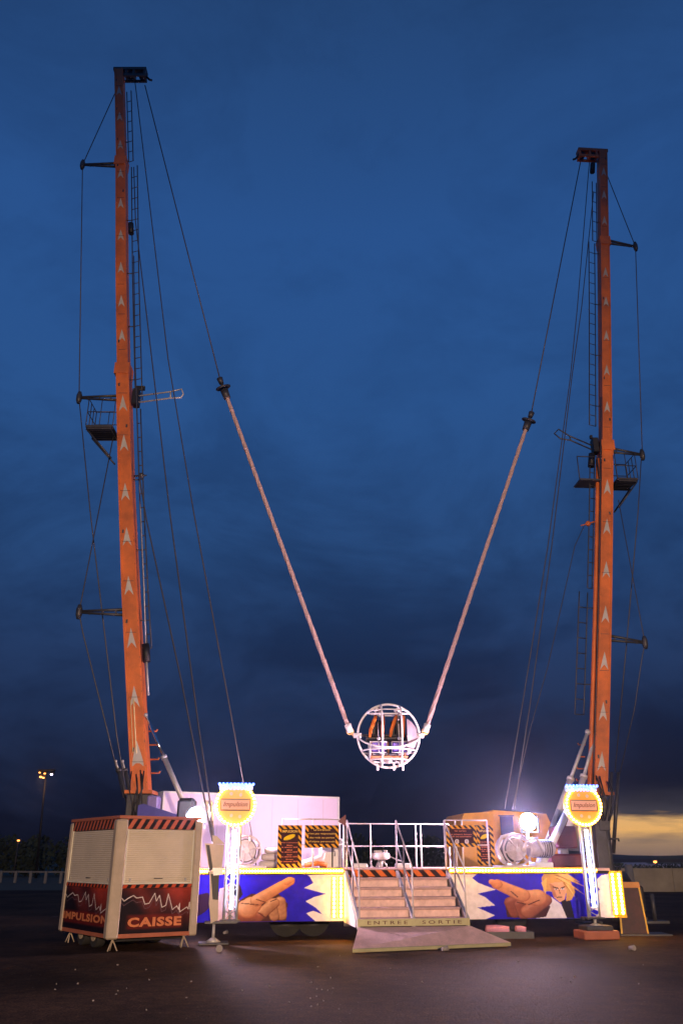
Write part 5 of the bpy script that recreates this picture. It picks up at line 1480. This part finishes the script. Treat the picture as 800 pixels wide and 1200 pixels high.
# dark box on the booth side carrying the left floodlight
q = at(219, 950, 20.2); t = thing('speaker_box', 'black loudspeaker box above the ticket booth roof beside the left floodlight', 'loudspeaker', Vector((q.x, q.y, 1.3)))
mb = MB(Matrix.Translation(q)); mb.box(-.20, .19, -.2, .25, -.45, .27, b=.07); mb.build('cabinet', M['black_steel'], t)
mb = MB(Matrix.Translation(q)); mb.box(-.14, .13, -.212, -.201, -.36, .18, b=.004); mb.build('grille', M['dark_steel'], t)
mb = MB(); mb.tube([(q.x, q.y, 1.2), (q.x, q.y, q.z-.44)], .04, 8); mb.tube([fl1+Vector((0, .1, -.24)), fl1+Vector((-.1, .3, -.6)), Vector((q.x, q.y, q.z-.6))], .025, 6); mb.build('pole', M['dark_steel'], t)
q = fl2; mb = MB(); mb.tube([(q.x, q.y+.12, DECK), (q.x, q.y+.12, q.z-.22)], .03, 8); o = mb.build('lamp_post', M['rail']); tag(o, 'thin pale pole on the deck carrying the right floodlight', 'pole')

# ------------------------------------------------------------------ tray of cushions by the ramp
p = atz(601, 1100, 0); t = thing('storage_tray', 'dark shallow tray on the asphalt right of the ramp', 'tray', p, R(4))
F = XF[t.name]
mb = MB(F); mb.box(-.62, .42, -.02, .01, .0, .13); mb.box(-.62, .42, .55, .58, .0, .13); mb.box(-.65, -.621, -.02, .58, 0, .13); mb.box(.421, .45, -.02, .58, 0, .13); mb.box(-.62, .42, .011, .549, .02, .035)
mb.build('tray_body', M['dark_steel'], t)
for k, (x0, x1, y, z, lb) in enumerate(((-.55, -.05, .14, .14, 'front'), (-.5, .0, .32, .16, 'rear'), (.12, .34, .2, .15, 'right'))):
    mb = MB(F); mb.tube([(x0, y, z+.03), ((x0+x1)/2, y+.02, z+.02), (x1, y-.02, z)], [.055, .07, .06], 10); o = mb.build('rolled_cloth', M['pink_bag']); tag(o, 'pink rolled cloth, the %s one in the dark tray' % lb, 'cloth roll', 'cloth rolls in the tray')

# ------------------------------------------------------------------ board stand at the right
p0 = atz(727.5, 1096, 0); p1 = atz(760, 1096, 0)
z1_ = at(740, 1035, p0.y).z
t = thing('board_stand', 'dark red tapered board with yellow edges standing right of the stage', 'board', (p0+p1)/2)
F = Matrix.Translation((p0.x, p0.y, 0)); w = p1.x-p0.x
zt2 = z1_
tw = .58
xo = at(725.5, 1040, p0.y).x-p0.x
lean = .18
def slab(x0a, x1a, x0b, x1b, y, th, za, zb_, nm, m):
    mb = MB(F)
    f = lambda z: y+lean*z/zt2
    vs = [(x0a, f(za), za), (x1a, f(za), za), (x1b, f(zb_), zb_), (x0b, f(zb_), zb_)]
    vs += [(a, b+th, c_) for a, b, c_ in vs]
    mb.add(vs, [(0, 1, 2, 3), (7, 6, 5, 4), (0, 4, 5, 1), (1, 5, 6, 2), (2, 6, 7, 3), (3, 7, 4, 0)])
    return mb.build(nm, m, t)
slab(0, w, xo, xo+tw*.86, 0, .05, .03, zt2, 'board', M['wood'])
slab(-.001, .035, xo-.001, xo+.03, -.012, .07, .03, zt2, 'edge_strip', M['yellow_trim'])
slab(w-.03, w+.002, xo+tw*.86-.03, xo+tw*.86+.002, -.012, .07, .03, zt2, 'edge_strip', M['yellow_trim'])
slab(xo-.01, xo+tw*.88, xo-.01, xo+tw*.86, -.03, .12, zt2-.10, zt2+.02, 'top_rail', mat('ochre_top_rail', (.55, .22, .04), .5))
mb = MB(F); mb.box(-.08, w+.45, -.2, .5, 0, .028); mb.build('base_board', M['dark_steel'], t)

# ------------------------------------------------------------------ background left: railing, trees, lamps
fy0 = 62.0
t = thing('boundary_fence', 'long low white rail fence at the far left edge of the car park', 'fence', Vector((at(0, 1022, fy0).x, fy0, 0)))
zr = at(0, 1021.5, fy0).z
A = Vector((at(-80, 1022, 64).x, 64, 0)); B = Vector((at(330, 1022, 55).x, 55, 0)); n = 22
mb = MB(); 
def bar(mb, a, b, z0, z1, th=.06):
    d = (b-a).normalized(); nn = Vector((-d.y, d.x, 0))*th
    mb.add([a+Vector((0, 0, z0)), b+Vector((0, 0, z0)), b+Vector((0, 0, z1)), a+Vector((0, 0, z1)), a+nn+Vector((0, 0, z0)), b+nn+Vector((0, 0, z0)), b+nn+Vector((0, 0, z1)), a+nn+Vector((0, 0, z1))],
           [(0, 1, 2, 3), (7, 6, 5, 4), (0, 4, 5, 1), (1, 5, 6, 2), (2, 6, 7, 3), (3, 7, 4, 0)])
bar(mb, A, B, zr-.05, zr+.05); mb.build('rail', M['concrete'], t)
for k in range(n+1):
    q = A.lerp(B, k/n); mb = MB(Matrix.Translation(q)); mb.box(-.09, .09, -.16, -.001, 0, zr+.06, b=.02); mb.build('post', M['concrete'], t)

rng = random.Random(3)
mb = MB()
def leafy(cx, cy, cz_, rx, ry, rz_, n, size):
    for _ in range(n):
        while True:
            a, b, c_ = rng.uniform(-1, 1), rng.uniform(-1, 1), rng.uniform(-1, 1)
            if a*a+b*b+c_*c_ <= 1: break
        p = Vector((cx+a*rx, cy+b*ry, cz_+c_*rz_)); s_ = size*rng.uniform(.6, 1.4)
        e = Vector((rng.uniform(-1, 1), rng.uniform(-1, 1), rng.uniform(-1, 1))).normalized(); f = e.orthogonal().normalized()
        mb.add([p-e*s_, p+f*s_*.6, p+e*s_, p-f*s_*.6], [(0, 1, 2, 3)])
for k in range(34):
    x = -42 + k*1.55; hgt = 3.1+rng.uniform(-.5, .7)+(1.3 if k < 9 else 0)*max(0, (9-k)/9)
    cx, cy = x*1.0, 84+rng.uniform(-3, 3)
    leafy(cx, cy, hgt*.52, 1.7, 1.6, hgt*.55, 330, .24)
o = mb.build('tree_line', M['foliage']); tag(o, 'dark mass of low trees behind the white rail fence', 'trees', kind='stuff')

# tall multi-head floodlight mast
Yf = 75.0
def tall_lamp():
    p = at(45, 1012, Yf); b = Vector((at(46, 1000, Yf).x, Yf, 0)); h = at(54, 903, Yf).z; tx = at(54.5, 903, Yf).x
    t = thing('floodlight_mast', 'tall distant lamp mast with orange glowing heads above the left trees', 'lamp post', b)
    mb = MB(); mb.tube([b, (tx, Yf, h)], .12, 10, .06); mb.build('pole', M['black_steel'], t)
    mb = MB(); mb.box(tx-.62, tx+.75, Yf-.3, Yf+.3, h-.03, h+.08); mb.build('head_frame', M['black_steel'], t)
    for dx, dz, m_, r_ in ((-.50, -.12, 'sodium', .09), (-.05, -.20, 'sodium', .10), (-.36, -.48, 'sodium', .13), (-.12, -.55, 'sodium', .10), (.55, -.28, 'coolhead', .13)):
        mb = MB(); mb.box(tx+dx-r_-.04, tx+dx+r_+.04, Yf-.1, Yf+.2, h+dz-.10, h+dz+.20, b=.03); hd = mb.build('lamp_head', M['black_steel'], t)
        mb = MB(); mb.sphere((tx+dx, Yf-.14, h+dz-.06), r_, seg=10, sz=.6); mb.build('lens', M[m_], hd)
    lamp('lamp_glow', 'POINT', (tx, Yf-.8, h-.9), 90, (1, .5, .2), t, shadow_soft_size=.3)
tall_lamp()
def small_lamp(label, px, py, Y, r_, ms='sodium'):
    p = at(px, py, Y); b = Vector((p.x, p.y, 0)); t = thing('street_lamp', label, 'street lamp', b, 0, 'distant street lamps')
    mb = MB(); mb.tube([b, (p.x, p.y, p.z-.05)], .09, 8, .05); mb.build('pole', M['dark_steel'], t)
    mb = MB(); mb.box(p.x-r_*1.3, p.x+r_*1.3, p.y-.2, p.y+.2, p.z+r_*.5, p.z+r_*.5+.1, b=.02); mb.build('lamp_head', M['dark_steel'], t)
    mb = MB(); mb.sphere(p, r_, seg=10, sz=.6); mb.build('lens', M[ms], t)
small_lamp('small distant street lamp glowing over the left trees', 22, 985, 82, .13)
small_lamp('bright distant street lamp above the shed roof at the right', 767, 1010, 120, .26)
# shed and wall at the right background
wA = at(722, 1046, 40); 
Yw = 46
x0, x1 = at(727, 1020, Yw).x, at(900, 1020, Yw).x
zt3 = at(760, 1017.5, Yw).z
mb = MB(); t = thing('boundary_wall', 'dim ochre rendered wall beyond the car park at the right', 'wall', Vector((x0, Yw, 0)))
mb.box(x0, x1, Yw, Yw+.3, 0, zt3); mb.build('wall_body', M['render_wall'], t)
mb = MB()
k = x0
while k < x1: mb.box(k, k+.25, Yw-.06, Yw-.002, 0, zt3-.02); k += 2.6
mb.build('pilasters', M['render_wall'], t)
Yh = 110
def shed(px0, px1, pyt, label, m, lit=False):
    a = at(px0, pyt, Yh); b = at(px1, pyt, Yh); t = thing('far_shed', label, 'shed', Vector((a.x, Yh, 0)), 0, 'far sheds')
    mb = MB(); mb.box(a.x, b.x, Yh, Yh+8, 0, a.z-.35); mb.build('wall', M['render_wall'], t)
    mb = MB(Matrix.Translation((0, Yh-.3, 0))); 
    mb.add([(a.x-.2, 0, a.z-.345), (b.x+.2, 0, a.z-.345), (b.x+.2, 4, a.z+.2), (a.x-.2, 4, a.z+.2), (a.x-.2, 8.6, a.z-.345), (b.x+.2, 8.6, a.z-.345)], [(0, 1, 2, 3), (3, 2, 5, 4), (0, 3, 4), (1, 5, 2), (0, 4, 5, 1)])
    mb.build('roof', m, t)
shed(740, 766, 1013, 'long pale roofed shed left of the bright street lamp', M['roof'])
shed(770, 806, 1014.5, 'pale roofed shed at the right edge, right of the bright street lamp', M['roof'])
p = at(767, 1011, 112); lamp('shed_glow', 'POINT', (p.x, 107.5, p.z+1.2), 260, (1, .55, .25), None, shadow_soft_size=.3)
# foliage on and behind the wall
mb = MB()
for k in range(36):
    x = x0+.3 + k*.27+rng.uniform(-.1, .1); leafy(x, Yw+1.6, zt3-.05+rng.uniform(-.1, .12), .45, .5, .22, 60, .07)
o = mb.build('ivy_hedge', M['foliage']); tag(o, 'dark ragged hedge along the top of the right wall', 'hedge', kind='stuff')
# post near the wall
mb = MB(); q = at(736, 1016, 42); mb.tube([(q.x, 42, 0), (q.x, 42, q.z+.1)], .22, 10, .18); o = mb.build('stone_post', M['concrete']); tag(o, 'short pale post at the left end of the right boundary wall', 'post')

# ------------------------------------------------------------------ litter
def cup(label, px, py, s_=1.0):
    p = atz(px, py, 0); t = thing('paper_cup', label, 'cup', p, random.uniform(0, 3))
    F = XF[t.name] @ Matrix.Translation((0, 0, .045*s_)) @ Matrix.Rotation(R(84), 4, 'X')
    mb = MB(F); mb.tube([(0, 0, -.06*s_), (0, 0, .06*s_)], .032*s_, 14, .044*s_); mb.build('cup_body', M['litter'], t)
    mb = MB(F); mb.ring((0, 0, .06*s_), .044*s_, .005*s_, X_, Y_, 14, 5); mb.build('rim', M['litter'], t)
cup('crushed white paper cup on the asphalt right of the booth', 256, 1116, 1.3)
cup('white paper cup near the foot of the left truss column', 264, 1095, .9)
cup('small red and white cup on the asphalt below the board stand', 740, 1114, 1.0)
cup('pale paper cup lying just in front of the ramp middle', 521, 1115, 1.0)
mb0 = None
for k in range(44):
    px, py = (random.uniform(60, 400), random.uniform(1118, 1185)) if k < 26 else (random.uniform(330, 780), random.uniform(1118, 1185))
    p = atz(px, py, 0); s_ = random.uniform(.005, .013)
    F = Matrix.Translation(p) @ Matrix.Rotation(random.uniform(0, 6), 4, 'Z')
    mb = MB(F); h = [random.uniform(.002, .02) for _ in range(4)]
    mb.add([(-s_, -s_*.6, h[0]), (s_, -s_*.8, h[1]), (s_*.8, s_*.7, h[2]), (-s_*1.1, s_*.6, h[3]), (-s_, -s_*.6, 0), (s_, -s_*.8, 0), (s_*.8, s_*.7, 0), (-s_*1.1, s_*.6, 0)],
           [(0, 1, 2, 3), (7, 6, 5, 4), (0, 4, 5, 1), (1, 5, 6, 2), (2, 6, 7, 3), (3, 7, 4, 0)])
    o = mb.build('paper_scrap', M['litter']); tag(o, 'tiny white scrap of litter on the dark asphalt', 'litter', 'scraps of litter on the asphalt')
